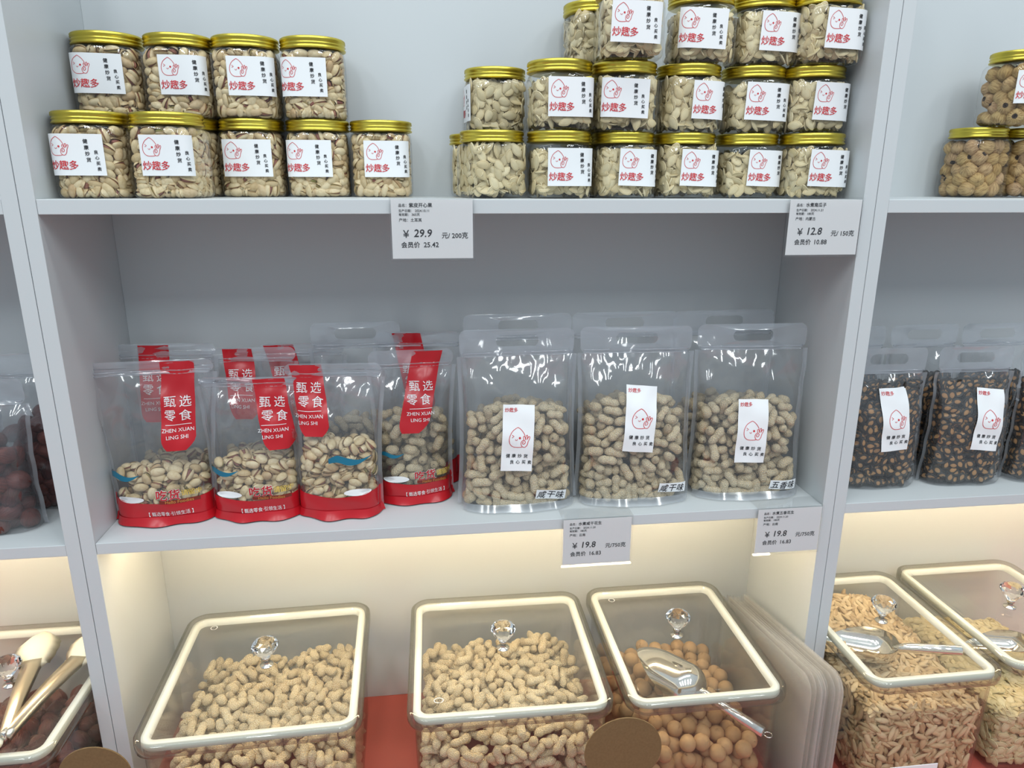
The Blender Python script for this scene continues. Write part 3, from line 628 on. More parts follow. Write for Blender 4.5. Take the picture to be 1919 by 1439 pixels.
# ================================================================== pouches
class Pouch:
    def __init__(s, name, loc, rz, rx, W0, W1, D, H, hz, zf, n, label, cat='bag', group=None, seed=0, hole=False, amp=.0013, ry=0):
        s.__dict__.update(W0=W0, W1=W1, D=D, H=H, hz=hz, zf=zf, n=n, amp=amp); rg = np.random.default_rng(seed); s.ph = rg.random(8) * 6.28
        loc = (loc[0], loc[1], loc[2] + D * .5 * abs(rx) + .0003); s.root = empty(name, loc, rz, rx, ry, label=label, cat=cat, group=group)
        s.M = Matrix.Translation(loc) @ Matrix.Rotation(rz, 4, 'Z') @ Matrix.Rotation(rx, 4, 'X') @ Matrix.Rotation(ry, 4, 'Y')
        k = 56; zs = np.concatenate([np.linspace(0, .012, 4), np.linspace(.016, hz, 30)]); t = np.arange(k) * 2 * PI / k; V = []
        for z in zs:
            a, b, n_ = s.shape(np.array([z])); a, b = a[0], b[0]; sh = 1 - .06 * max(0, 1 - z / .008) ** 2
            pts = np.array(superellipse(a * sh, b * sh, n, k)); V.append(np.stack([pts[:, 0], pts[:, 1] - s.disp(pts[:, 0], np.full(k, z)), np.full(k, z)], 1))
        g = G(); g.loft([[tuple(p) for p in r] for r in V], True, True, False); s.film = g.obj('film', M_film, s.root)
        # flat header with the zip seal, rounded corners, perhaps a handle hole
        hw = W1 / 2 + .001; nn = 48; outer = rrect(hw, (H - hz) / 2, .010, 11); outer = [(x, y) for x, y in outer]; ca = (H - hz) / 2
        # a punched hole wide enough for a hand in the header
        if hole: inner = rrect(.030, .0078, .0076, 11)
        else: inner = [(x * .01, y * .01) for x, y in outer]
        cy0 = .002 if hole else 0; rings = []
        for q in (0, .33, .66, 1): rings.append([((1 - q) * a[0] + q * b[0], (1 - q) * a[1] + q * (b[1] + cy0)) for a, b in zip(outer, inner)])
        X = np.array(rings).reshape(-1, 2); Y = X[:, 1] + (H + hz) / 2; pos = s.front(X[:, 0], Y, 0); m_ = len(outer)
        g = G(); F = []
        for i in range(3):
            for j in range(m_): a, b = i * m_ + j, i * m_ + (j + 1) % m_; F.append((a, b, b + m_, a + m_))
        if not hole: F.append(tuple(3 * m_ + j for j in range(m_)))
        g.add([tuple(p) for p in pos], F, True); g.obj('header', M_header, s.root)
        g = G()
        for dz, r in ((0, .0011), (-.0045, .0009)):
            xs = np.linspace(-hw + .004, hw - .004, 24); p = s.front(xs, np.full(24, hz + .004 + dz), 0); g.tube([tuple(q) for q in p], r, 6)
        g.obj('zip_seal', M_seam, s.root)
        zz = np.linspace(.002, hz, 24)
        for sg in (-1, 1):
            g = G(); a, b, n_ = s.shape(zz); yy = -s.disp(sg * a, zz)
            g.loft([[(sg * (a_ - .001), y_, z_), (sg * (a_ + .005), y_ - .001, z_)] for a_, y_, z_ in zip(a, yy, zz)], False)
            g.obj('side_seam', M_seam, s.root)
    def shape(s, z):
        z = np.clip(z, 0, s.hz); a = s.W0 / 2 + (s.W1 - s.W0) / 2 * z / s.hz - .004 * np.sin(PI * z / s.hz); z1 = s.zf * .62
        q = np.clip((z - z1) / (s.hz - z1), 0, 1); b = s.D / 2 * (1 - q ** 1.5) * (1 - .12 * np.clip(1 - z / .03, 0, 1)) + .0012; return a, b, s.n + 0 * z
    def disp(s, x, z):
        p = s.ph; return s.amp * (np.sin(95 * x + 60 * z + p[0]) * np.sin(75 * z - 30 * x + p[1]) + .5 * np.sin(190 * x - 120 * z + p[2]) * np.clip((z - s.zf * .8) / .03, .2, 1) + 1.2 * np.sin(28 * x + p[3]) * np.clip((z - s.zf) / .05, 0, 1))
    def front(s, x, z, off):
        a, b, n = s.shape(z); q = np.clip(np.abs(x) / a, 0, 1); g = (1 - q ** n) ** (1 / n)
        return np.stack([x, -b * g - s.disp(x, z) - off, z], 1)
    def fn(s, cx, cz, rot=0):
        def f(X, Y, off):
            c, q = math.cos(rot), math.sin(rot); x = X * c - Y * q + cx; z = X * q + Y * c + cz; return s.front(x, z, .0007 + off)
        return f
    def fill(s, kind, Nn, r, L, core, singles, where, seed, group=None, hide=None, flat=False):
        sh = lambda z: (s.shape(z)[0] - .003, np.maximum(s.shape(z)[1] - .0035, r * 1.05), s.n + 0 * z)
        key = (kind, 'bag', round(s.W0, 3), seed, Nn)
        if flat:
            def f():
                out = []; 
                for z0 in np.arange(.006, s.zf - .008, .012):
                    a, b, n = sh(np.array([z0 + .006])); pm = Perim(a[0], b[0], s.n); out.append(lay_wall(pm, z0, z0 + .012, .0098, .6, .006, .0035, 3, int(seed * 100 + z0 * 1000)))
                return tuple(np.concatenate(o) for o in zip(*out))
            C, D, Nn_, _ = cached(key, f)
        else:
            C, D = cached(key, lambda: pack(Nn, r, L, sh, .002, s.zf, seed, core)); Nn_ = None
        ins = lambda p: (np.abs(p[:, 0] / s.shape(p[:, 2])[0]) ** s.n + np.abs(p[:, 1] / s.shape(p[:, 2])[1]) ** s.n < 1) & (p[:, 2] < s.zf) & (p[:, 2] > 0)
        spill(kind, C, frame_from_axis(D, Nn_), s.M, singles, depth_score(C, s.M, ins, hide), where, where[2])

def big_label(p, cx, cz, rot):
    f = p.fn(cx, cz, rot); w_, h_ = .0440, .0930
    pr = Print(); pr.grid(-w_ / 2, w_ / 2, -h_ / 2, h_ / 2, 8, 16); lab = pr.obj('label', M_paper, p.root, f, .0004, True)
    pr = Print(); logo(pr, .002, .002, .029); pr.obj('logo', M_inkred, lab, f, .0007)
    pr = Print(); [pr.text(c, -.0165 + i * .0062, .0395, .0064, .008) for i, c in enumerate('炒趣多')]; pr.obj('lettering', M_inkred, lab, f, .0007)
    pr = Print(); [pr.text(c, -.0125 + i * .0082, -.0245, .0060, .016) for i, c in enumerate('健康炒货')]; [pr.text(c, -.0065 + i * .0082, -.0335, .0058, .016) for i, c in enumerate('良心买卖')]
    pr.obj('lettering', M_black, lab, f, .0007)
def sticker(p, t, cx, cz, rot):
    f = p.fn(cx, cz, rot); pr = Print(); pr.grid(-.022, .022, -.0072, .0072, 8, 3); lab = pr.obj('label', M_paper, p.root, f, .0004, True); lab['label'] = 'small white sticker with brush lettering'
    pr = Print(); [pr.text(c, -.0135 + i * .0135, random.uniform(-.0006, .0006), .0125, .006, rot=random.uniform(-.06, .06), shear=.18) for i, c in enumerate(t)]; pr.obj('lettering', M_black, lab, f, .0007)

# ---- three big peanut bags in front, three behind
GB = 'large clear zip bags of peanuts'
PN = [(.5590, .066, .02, '咸干味', (-.005, .108, -.06), (.043, .022, -.10), 'first of the three front peanut bags, beside the red bags', 46),
      (.7300, .066, -.02, '咸干味', (.000, .128, -.08), (.052, .024, -.10), 'second of the three front peanut bags, behind the price card', 46),
      (.9030, .067, -.05, '五香味', (-.006, .104, -.03), (.050, .020, -.08), 'last of the three front peanut bags, at the panel', 40)]
for i, (x, y, rz, st, lb, sk, wh, k) in enumerate(PN):
    p = Pouch('peanut_bag', (x, y, ZL), rz, -.03, .166, .160, .078, .255, .218, .172 + .006 * (i == 1), 3.2, 'clear zip bag of peanuts, ' + wh, group=GB, seed=i + 3, hole=True, amp=.0016)
    hide = lambda q, lb=lb: (np.abs(q[:, 0] - lb[0]) < .02) & (np.abs(q[:, 2] - lb[1]) < .042)
    p.fill('peanut', 250, .0069, .0140, (.040, .006, .11), k, W('tan unshelled peanut', 'in the ' + wh.split(',')[0].replace('three front peanut bags', 'three front bags')), i % 2 + 1, hide=hide)
    big_label(p, *lb); sticker(p, st, *sk)
    g = G(); xs = np.linspace(-.082, .082, 26); a_ = p.front(xs * .97, np.full(26, .010), .0006); b_ = p.front(xs, np.full(26, .0005), .004); b_[:, 1] -= .006 * (1 - (xs / .082) ** 2)
    g.loft([[tuple(q) for q in a_], [tuple(q) for q in b_]], False); g.obj('bottom_seal', M_seam, p.root)
for i, (x, wh) in enumerate([(.570, 'behind the first front peanut bag'), (.735, 'behind the second front peanut bag'), (.893, 'behind the last front peanut bag')]):
    p = Pouch('peanut_bag', (x, .148, ZL), .02 * i, -.02, .162, .162, .062, .262, .224, .160, 3.2, 'clear zip bag of peanuts standing ' + wh, group=GB, seed=i + 13, hole=True, amp=.0016)
    p.fill('peanut', 180, .0069, .0140, (.040, .004, .11), 0, W('tan unshelled peanut', 'in the bag ' + wh), 3)

# ---- red printed bags
def ribbon(p, cx, top, bot=.104, skew=0.0, wd=.042):
    zs = np.linspace(top, bot, 22); V = []
    for z in zs:
        q = (z - bot) / (top - bot); l = -wd / 2; r = wd / 2
        if z < bot + .016: t = (z - bot) / .016; r = wd / 2 - .012 * (1 - t) ** 1.6; l = -wd / 2 + .006 * (1 - t) ** 2.2
        for u in np.linspace(0, 1, 9): V.append((cx + l + (r - l) * u + skew * (z - (top + bot) / 2), z))
    F = []
    for i in range(21):
        for j in range(8): a = i * 9 + j; F += [(a, a + 9, a + 10), (a, a + 10, a + 1)]
    pr = Print(); pr.add(V, F); f = lambda X, Y, off: p.front(X, Y, .0006 + off)
    rb = pr.obj('red_ribbon_print', M_bagred, p.root, f, 0, True)
    pr = Print(); c = cx + skew * (bot + .055 - (top + bot) / 2); s_ = .0155
    for t, dx, dz in (('甄', -.0095, .064), ('选', .0095, .064), ('零', -.0095, .046), ('食', .0095, .046)): pr.text(t, cx + dx + skew * (bot + dz - (top + bot) / 2), bot + dz, s_, .0)
    pr.grid(c - .016, c + .016, bot + .0335, bot + .0342, 6, 1)
    pr.text('ZHEN XUAN', c - .001, bot + .0270, .0068); pr.text('LING SHI', c - .002, bot + .0180, .0068)
    pr.obj('lettering', M_white, rb, f, .0005)
def red_print(p, slogan=True, shift=0, hb=.036):
    f = lambda X, Y, off: p.front(X, Y, .0006 + off)
    a = p.W0 / 2 + .004; th = np.linspace(-PI / 2, PI / 2, 41); xs = a * np.sin(th); V = []; n = 6
    for j in range(n + 1):
        for x in xs: ztop = hb - .008 * math.cos(x / a * 1.5) + .004; z0 = .0006 + .0; V.append((x, z0 + (ztop - z0) * j / n))
    F = []
    for j in range(n):
        for i in range(40): q = j * 41 + i; F += [(q, q + 1, q + 42), (q, q + 42, q + 41)]
    pr = Print(); pr.add(V, F); bd = pr.obj('red_base_band', M_bagred, p.root, f, 0, True)
    g = G(); rg = []
    for z, o in ((.012, .001), (.006, .003), (.0006, .0065)):
        P3 = p.front(xs, np.full(41, z), .0006); P3[:, 1] -= o * .8 * (.3 + np.cos(xs / a * 1.4)) * (1 + .45 * np.sin(xs * 120 + p.ph[4])); P3[:, 0] *= 1 + o * 7; rg.append([tuple(q) for q in P3])
    g.loft(rg, False); g.obj('base_gusset', M_bagred, p.root)
    # back of the band
    V2 = np.array(V); 
    if slogan:
        pr = Print(); pr.text('【 甄选零食·引领生活 】', shift + .012, .0165, .0070, 0, rot=.03, sx=.85); pr.obj('lettering', M_white, bd, f, .0006)
        pr = Print(); [pr.text(c, shift + .004 + i * .0155, .0440, .0155, .055) for i, c in enumerate('吃货')]; o1 = pr.obj('lettering', M_white, p.root, f, .0003)
        pr = Print(); [pr.text(c, shift + .004 + i * .0155, .0440, .0155, .022) for i, c in enumerate('吃货')]; pr.obj('lettering', M_bagred, p.root, f, .0008)
        pr = Print(); [pr.text(c, shift + .0325 + i * .0082, .0450, .0092, .010) for i, c in enumerate('请留步')]; pr.obj('lettering', M_yellow, p.root, f, .0006)
        pr = Print(); pr.grid(shift + .000, shift + .050, .0315, .0365, 10, 2); pt = pr.obj('dark_strip', M_bagdark, p.root, f, .0003)
        pr = Print(); pr.text('Hello Foodies', shift + .025, .0340, .0062, .004); pr.obj('lettering', M_orange, pt, f, .0006)
def swash(p, cx, cz, s_=1):
    f = lambda X, Y, off: p.front(X, Y, .0006 + off)
    pr = Print(); up_ = catmull([(-.026, .004), (-.014, .009), (.0, .004), (.014, .001), (.030, .0045)], 6); dn = catmull([(-.026, -.003), (-.014, -.001), (.0, -.006), (.014, -.005), (.030, .004)], 6)
    V = [(cx + a * s_, cz + b * s_) for a, b in up_] + [(cx + a * s_, cz + b * s_) for a, b in dn]; n = len(up_)
    pr.add(V, [t for i in range(n - 1) for t in ((i, i + n, i + n + 1), (i, i + n + 1, i + 1))]); pr.obj('blue_print', M_blue, p.root, f, .0)
    pr = Print(); c2 = (cx + .010 * s_, .0385); pr.poly([(c2[0] + .018 * math.cos(t * PI / 10), c2[1] + .0048 * math.sin(t * PI / 10)) for t in range(20)]); pr.obj('white_print', M_white, p.root, f, .0002)
GR = 'red printed zip bags standing in the left half of the lower shelf'
RD = [('pistachio', .0690, .074, .04, .124, .156, .064, .222, .204, .110, .032, .02, -.045, 'pistachios, front row, next to the left side panel', 46, 150),
      ('pistachio', .1930, .074, -.04, .118, .134, .066, .196, .184, .120, .034, -.16, -.040, 'pistachios, front row, second from the left side panel', 46, 160),
      ('pistachio', .3060, .066, -.10, .112, .130, .064, .214, .196, .142, -.030, -.16, .020, 'pistachios, front row, third from the left side panel', 46, 180),
      ('peanut', .4110, .102, .10, .104, .118, .062, .222, .198, .172, .010, .25, -.035, 'peanuts, set back beside the big peanut bags', 30, 96)]
for i, (kd, x, y, rz, w0, w1, dp, H, hz, zf, rbx, skw, swx, wh, k, nn) in enumerate(RD):
    p = Pouch('snack_bag', (x, y, ZL), rz, -.02, w0, w1, dp, H, hz, zf, 2.5, 'red printed zip bag of ' + wh, group=GR, seed=20 + i, amp=.0020)
    where = W('cream split-shell pistachio' if kd == 'pistachio' else 'tan unshelled peanut', 'in the red printed bag ' + ['next to the left side panel', 'second from the left side panel', 'third from the left side panel', 'beside the big peanut bags'][i])
    if kd == 'pistachio': p.fill(kd, int(nn * 1.6), .0050, .0072, (.020, .006, .06), k, where, 5 + i)
    else: p.fill(kd, nn, .0069, .0140, (.02, .004, .10), k, where, 8)
    ribbon(p, rbx, H - .002, bot=(.104, .100, .118, .108)[i], skew=skw); red_print(p, slogan=(i != 2), shift=(.0, .0, 0, .0)[i], hb=(.036, .034, .036, .034)[i]); swash(p, swx, (.070, .070, .085, .075)[i], (.8, .8, 1.0, .6)[i])
BK = [(.0630, .1520, .02, .118, .135, .228, .208, .100, -.016, 0, 'pistachio', 'at the back next to the left side panel'),
      (.1780, .1500, -.03, .112, .130, .220, .200, .105, -.012, -.10, 'pistachio', 'at the back behind the second front bag'),
      (.2500, .1640, .02, .100, .120, .222, .203, .105, -.020, -.25, 'red_date', 'at the back behind the third front bag'),
      (.4210, .1600, -.02, .112, .126, .236, .214, .150, -.006, -.20, 'peanut', 'at the back behind the red peanut bag')]
for i, (x, y, rz, w0, w1, H, hz, zf, rbx, skw, kd, wh) in enumerate(BK):
    p = Pouch('snack_bag', (x, y, ZL), rz, -.02, w0, w1, .052, H, hz, zf, 2.4, 'red printed zip bag standing ' + wh, group=GR, seed=40 + i, amp=.0020)
    where = W({'pistachio': 'pistachio', 'red_date': 'dark dried date', 'peanut': 'peanut'}[kd], 'in the bag ' + wh)
    if kd == 'peanut': p.fill(kd, 70, .0069, .0140, None, 0, where, 9)
    elif kd == 'pistachio': p.fill(kd, 140, .0050, .0072, None, 0, where, 15)
    else: p.fill(kd, 34, .0100, 0, None, 0, where, 10)
    ribbon(p, rbx, H - .002, bot=.118, skew=skw); red_print(p, slogan=False)
p = Pouch('peanut_bag', (.3300, .160, ZL), .03, -.02, .120, .128, .050, .252, .215, .140, 3, 'plain clear zip bag with hand hole behind the red bags', group=GB, seed=77, hole=True)
p.fill('peanut', 90, .0069, .0140, None, 0, W('peanut', 'in the plain bag behind the red bags'), 12)

# ---- black melon seed bags in the right unit
GM = 'clear bags of black melon seeds beyond the right post'
for i, (x, y, rz, lb, wh, k) in enumerate([(1.1210, .068, .0, (.004, .110, .03), 'nearest the post', 135), (1.2610, .064, -.04, (.014, .106, -.10), 'second from the post', 135), (1.4000, .062, 0, None, 'cut by the frame', 16)]):
    p = Pouch('melon_seed_bag', (x, y, ZL), rz, -.02, .128, .118, .062, .215, .176, .160, 2.9, 'clear zip bag of black melon seeds in front, ' + wh, group=GM, seed=60 + i, hole=True, amp=.0018)
    hide = (lambda q, lb=lb: (np.abs(q[:, 0] - lb[0]) < .02) & (np.abs(q[:, 2] - lb[1]) < .042)) if lb else None
    p.fill('watermelon_seed', 0, .005, 0, None, k, W('black rimmed brown melon seed', 'in the front seed bag ' + wh), 1 + i % 2, hide=hide, flat=True)
    if lb: big_label(p, *lb)
for i, (x, wh) in enumerate([(1.1050, 'behind the first seed bag'), (1.2350, 'behind the second seed bag'), (1.3620, 'behind the bag cut by the frame')]):
    p = Pouch('melon_seed_bag', (x, .148, ZL), .02, -.02, .122, .120, .056, .232, .196, .150, 2.9, 'clear zip bag of black melon seeds ' + wh, group=GM, seed=70 + i, hole=True, amp=.0018)
    p.fill('watermelon_seed', 0, .005, 0, None, 0, W('black melon seed', 'in the bag ' + wh), 3, flat=True)
# ---- dark bags in the left unit
for i, (x, y, rz, H, wh) in enumerate([(-.1080, .140, -.05, .222, 'against the side panel at the back'), (-.1500, .060, .10, .205, 'in front, cut by the frame'), (-.2300, .150, .0, .226, 'at the back, cut by the frame')]):
    p = Pouch('date_bag', (x, y, ZL), rz, -.02, .120, .124, .060, H, H - .034, .150, 2.6, 'clear zip bag of dark red dates ' + wh, group='dark bags in the unit beyond the left post', seed=80 + i, hole=False, amp=.003)
    p.fill('red_date', 66, .0112, 0, None, (16, 22, 4)[i], W('dark red wrinkled date', 'in the bag ' + wh), 20 + i)

# ================================================================== lidded bins
def knob(root, x, y, z):
    K = 1.12
    g = G(); g.lathe([(.0095, 0), (.0095, .0012), (.0050, .002), (.0042, .004), (.0042, .009), (.0060, .0100), (.0060, .0135), (.0045, .0145)], 24, (x, y, z), True, True); k = g.obj('knob_stud', M_chrome, root)
    g = G(); n = 10; rings = []
    for i, (r, h, o) in enumerate([(.0042, .0125, 0), (.0075, .0165, 0), (.0130, .0230, .5), (.0168, .0290, 0), (.0172, .0318, .5), (.0140, .0362, 0), (.0085, .0385, .5)]):
        rings.append([(x + K * r * math.cos(2 * PI * (j + o) / n), y + K * r * math.sin(2 * PI * (j + o) / n), z + .0125 + (h - .0125) * K) for j in range(n)])
    V = [p_ for r in rings for p_ in r]; F = []
    offs = [0, 0, .5, 0, .5, 0, .5]
    for i in range(len(rings) - 1):
        for j in range(n):
            a, b = i * n + j, i * n + (j + 1) % n; c, d = a + n, b + n
            if offs[i + 1] > offs[i]: F += [(a, b, c), (b, d, c)]
            elif offs[i + 1] < offs[i]: F += [(a, b, d), (a, d, c)]
            else: F += [(a, b, d, c)]
    F += [tuple(range(n - 1, -1, -1)), tuple((len(rings) - 1) * n + j for j in range(n))]
    g.add(V, F); o = g.obj('crystal_knob', M_crystal, root); o['label'] = 'faceted clear crystal knob'
def lid_at(root, hx, hy, z, mark=None):
    """lid whose top face lies at z"""
    g = G(); R_ = .030
    ring = lambda ox, dz, rr: [(x, y, z + dz) for x, y in rrect(hx - ox, hy - ox, max(.006, R_ - ox), 8)]
    g.loft([ring(.0075, -.0185, 0), ring(.0025, -.0190, 0), ring(.0004, -.0175, 0), ring(0, -.0100, 0), ring(.0006, -.0025, 0), ring(.0030, -.0003, 0), ring(.0062, 0, 0)], True); o = g.obj('lid_rim', M_rim, root)
    g = G(); g.loft([ring(.0062, 0, 0), ring(.0195, 0, 0), ring(.0215, -.0022, 0)], True, False, True, smooth=False); g.obj('lid', M_lidtop, root)
    g = G(); g.loft([ring(.0085, -.0135, 0), ring(.0080, -.0120, 0), ring(.0088, -.0050, 0), ring(.0182, -.0040, 0), ring(.0186, -.0135, 0)], True); g.loft([ring(.0186, -.0135, 0), ring(.0085, -.0135, 0)], True)
    o = g.obj('gasket', M_gasket, root); o['label'] = 'white silicone gasket'
    knob(root, 0, 0, z - .0022)
    if mark:
        mx, my, t = mark; pr = Print(); c = [(math.cos(q * PI / 12) * .0048 * (1.3 if t == 'CCC' else 1), math.sin(q * PI / 12) * .0048) for q in range(24)]
        pr.stroke(c, .0009, (mx, my), closed=True); pr.text(t, mx, my, .0052, .02)
        pr.obj('moulded_mark', M_white, root, lambda X, Y, off: np.stack([X, Y, 0 * X + z - .0018], 1))
def bin_(x, y, hx, hy, rz, label, mark=None):
    r = empty('lidded_bin', (x, y, ZC + .0005), rz, label=label, cat='bin', group='clear lidded bins on the counter')
    bx_, by_ = hx - .010, hy - .010
    g = G(); rr = lambda s_, z: [(a * s_, b * s_, z) for a, b in rrect(bx_, by_, .018, 8)]
    g.loft([rr(.94, 0), rr(.965, .0008), rr(.975, .004), rr(.982, .02), rr(1, .196)], True, True); g.obj('body', M_acryl, r)
    g = G(); g.loft([rr(.93, .003), rr(.962, .006), rr(.97, .02), rr(.985, .186)], True); g.obj('inner_wall', M_acryl, r)
    lid_at(r, hx, hy, .2035, mark); return r
def heap(kind, x, y, rz, hx, hy, top, Nn, r, L, singles, where, seed, core_d=.035):
    M = Matrix.Translation((x, y, ZC + .005)) @ Matrix.Rotation(rz, 4, 'Z'); a, b = (hx - .010) * .965 - .001, (hy - .010) * .965 - .001
    base = float(top(np.array([0.]), np.array([0.]))[0]); core = (a - core_d, b - core_d, base - core_d)
    C, D = pack(Nn, r, L, lambda z: (a + 0 * z, b + 0 * z, 14 + 0 * z), .001, top, seed, core, iters=60, grav=.0004)
    ins = lambda p: (np.abs(p[:, 0]) < a) & (np.abs(p[:, 1]) < b) & (p[:, 2] < top(p[:, 0], p[:, 1])) & (p[:, 2] > 0)
    s_ = depth_score(C, M, ins); vis = (np.array([(M @ Vector(c))[2] for c in C]) < -.80) & (x < 1); s_ = np.where(vis & (s_ < 900), s_ + 300, s_)
    spill(kind, C, frame_from_axis(D), M, singles, s_, where, where[2])
def heap_flat(kind, x, y, rz, hx, hy, top, dens, singles, where, seed, th=.0042, ins_=.011):
    M = Matrix.Translation((x, y, ZC + .005)) @ Matrix.Rotation(rz, 4, 'Z'); a, b = (hx - .010) * .965 - .001, (hy - .010) * .965 - .001; rg = np.random.default_rng(seed)
    zt = top
    pm = Perim(a, b, 14); zmax = float(np.max(top(*np.meshgrid(np.linspace(-a, a, 9), np.linspace(-b, b, 9)))))
    C, D, Q, _ = lay_wall(pm, .006, zmax, dens, .45, ins_, th, 3, seed); k = C[:, 2] < zt(C[:, 0], C[:, 1]) - .003
    C, D, Q = C[k], D[k], Q[k]; nx, ny = int(2 * a / (dens * .9)), int(2 * b / (dens * .8)); C2, D2, Q2 = [], [], []
    for ly in range(3):
        for i in range(nx):
            for j in range(ny):
                px = -a + .004 + (i + rg.uniform(.1, .9)) * (2 * a - .008) / nx; py = -b + .004 + (j + rg.uniform(.1, .9)) * (2 * b - .008) / ny
                e_ = .004; gx = float((zt(px + e_, py) - zt(px - e_, py)) / (2 * e_)); gy = float((zt(px, py + e_) - zt(px, py - e_)) / (2 * e_)); n = np.array([-gx, -gy, 1.]); n /= np.linalg.norm(n)
                n = n + rg.normal(size=3) * .28; n /= np.linalg.norm(n); d = rg.normal(size=3); d -= n * d.dot(n); d /= np.linalg.norm(d)
                lim = ins_ * 1.05
                px = float(np.clip(px, -a + lim * abs(d[0]), a - lim * abs(d[0]))); py = float(np.clip(py, -b + lim * abs(d[1]), b - lim * abs(d[1])))
                C2.append((px, py, float(zt(px, py)) - .002 - ly * th + rg.uniform(-.001, .0015))); D2.append(d); Q2.append(n)
    C = np.concatenate([C, np.array(C2)]); D = np.concatenate([D, np.array(D2)]); Q = np.concatenate([Q, np.array(Q2)])
    ins = lambda p: (np.abs(p[:, 0]) < a) & (np.abs(p[:, 1]) < b) & (p[:, 2] < zt(p[:, 0], p[:, 1])) & (p[:, 2] > 0)
    spill(kind, C, frame_from_axis(D, Q), M, singles, depth_score(C, M, ins) * 1.0, where, where[2])
def bumps(base, *bs):
    def f(x, y):
        z = base + 0 * x
        for cx, cy, sg, h in bs: z = z + h * np.exp(-((x - cx) ** 2 + (y - cy) ** 2) / sg ** 2)
        return z
    return f
bin_(.1885, .0345, .1430, .1460, .025, 'large clear lidded bin of peanuts beside the left post', (-.098, .104, 'R'))
heap('peanut', .1885, .0345, .025, .1430, .1460, bumps(.150, (.10, .10, .06, .018), (-.08, .12, .06, .006), (0, .02, .05, -.008), (.0, -.12, .12, .006)), 960, .0069, .0140, 92, W('tan unshelled peanut', 'in the bin beside the left post'), 101)
bin_(.5345, .0330, .1410, .1440, -.012, 'large clear lidded bin of peanuts between the other two bins', (-.098, -.104, 'CCC'))
heap('peanut', .5345, .0330, -.012, .1410, .1440, bumps(.146, (.09, .10, .06, .026), (-.06, .02, .06, .004), (.02, -.10, .08, .006)), 940, .0069, .0140, 92, W('tan unshelled peanut', 'in the middle bin'), 102)
bin_(.8060, .0320, .1165, .1470, .0, 'clear lidded bin of round dried longans with a scoop inside', (-.076, .106, 'R'))
heap('dried_longan', .8060, .0320, 0, .1165, .1470, bumps(.118, (-.05, .08, .05, .010), (.07, .0, .06, -.012)), 430, .0112, 0, 160, W('round tan dried longan', 'in the bin with the upturned scoop'), 103, core_d=.05)
bin_(1.1460, .0300, .1068, .1450, 0, 'clear lidded bin of long tan seeds beyond the right post')
heap_flat('melon_seed', 1.1460, .0300, 0, .1068, .1450, bumps(.140, (.0, .12, .09, .028), (-.10, .05, .06, .006), (.09, -.10, .08, -.010)), .0118, 300, W('long tan flat seed', 'in the bin beyond the right post'), 104)
bin_(1.3835, .0420, .1165, .1450, 0, 'clear lidded bin of round pale pumpkin seeds cut by the frame')
heap_flat('pumpkin_seed', 1.3835, .0420, 0, .1165, .1450, bumps(.080, (-.05, .06, .09, .030), (-.08, -.1, .06, .02)), .0105, 0, ('pale seed', 'heap of round pale pumpkin seeds in the bin cut by the frame', 'x'), 105, th=.0034, ins_=.009)
bin_(-.1580, .0330, .1180, .1480, 0, 'clear lidded bin of red dates under the tongs')
heap('red_date', -.1580, .0330, 0, .1180, .1480, bumps(.110, (.05, .0, .06, .015)), 340, .0118, 0, 60, W('dark red wrinkled date', 'in the bin under the tongs'), 106, core_d=.05)

# ================================================================== scoops, tongs
def scoop(loc, rz, rx, ry, label, flip=False, r=.031, Lb=.112, Lh=.105, ring=True):
    root = empty('scoop', loc, label=label, cat='scoop', group='polished metal scoops inside the bins')
    root.matrix_world = Matrix.Translation(loc) @ Matrix.Rotation(rz, 4, 'Z') @ Matrix.Rotation(ry, 4, 'Y') @ Matrix.Rotation(rx + (PI if flip else 0), 4, 'X')
    g = G(); rings = []; ns, na = 26, 22
    for off in (0, -.0009):
        rg = []
        for i in range(ns + 1):
            t = i / ns; s_ = t * Lb
            if t < .26: q = 1 - t / .26; w_ = r * math.sqrt(max(0.0004, 1 - q * q))
            elif t < .62: w_ = r
            else: w_ = r * (1 - .30 * ((t - .62) / .38) ** 2)
            half = PI / 2 * (1.0 if t < .35 else 1 - .80 * ((t - .35) / .65) ** 1.5)
            if t > .93: half *= math.sqrt(max(.02, 1 - ((t - .93) / .075) ** 2))
            rg.append([(s_, (w_ + off) * math.sin(half * (2 * j / na - 1)), -(w_ + off) * math.cos(half * (2 * j / na - 1))) for j in range(na + 1)])
        rings.append(rg)
    for rg in rings: g.loft(rg, False)
    g.obj('scoop_bowl', M_steel, root)
    g = G(); g.tube([(.010, 0, -.010), (-.002, 0, -.006), (-.012, 0, -.003), (-Lh, 0, .008), (-Lh - .001, 0, .008)], [.004, .0065, .0075, .0075, .005], 18); g.obj('handle', M_steel, root)
    if ring: g = G(); g.tube([(-Lh - .002 - .0055 * (1 - math.cos(q * PI / 8)), .0055 * math.sin(q * PI / 8), .008) for q in range(17)], .0007, 6); g.obj('hanging_ring', M_chrome, root)
scoop((.8300, -.0300, ZC + .138), math.radians(128), 0, math.radians(2), 'polished steel scoop lying upturned on the dried longans', flip=True, r=.036, Lb=.118, Lh=.095)
scoop((1.1540, -.0100, ZC + .186), math.radians(150), 0, math.radians(3), 'polished steel scoop lying open on the long tan seeds', r=.036, Lb=.128, Lh=.082, ring=False)
scoop((1.4150, .0150, ZC + .150), math.radians(150), 0, math.radians(10), 'polished steel scoop on the round pumpkin seeds', r=.032, Lb=.112, Lh=.070, ring=False)
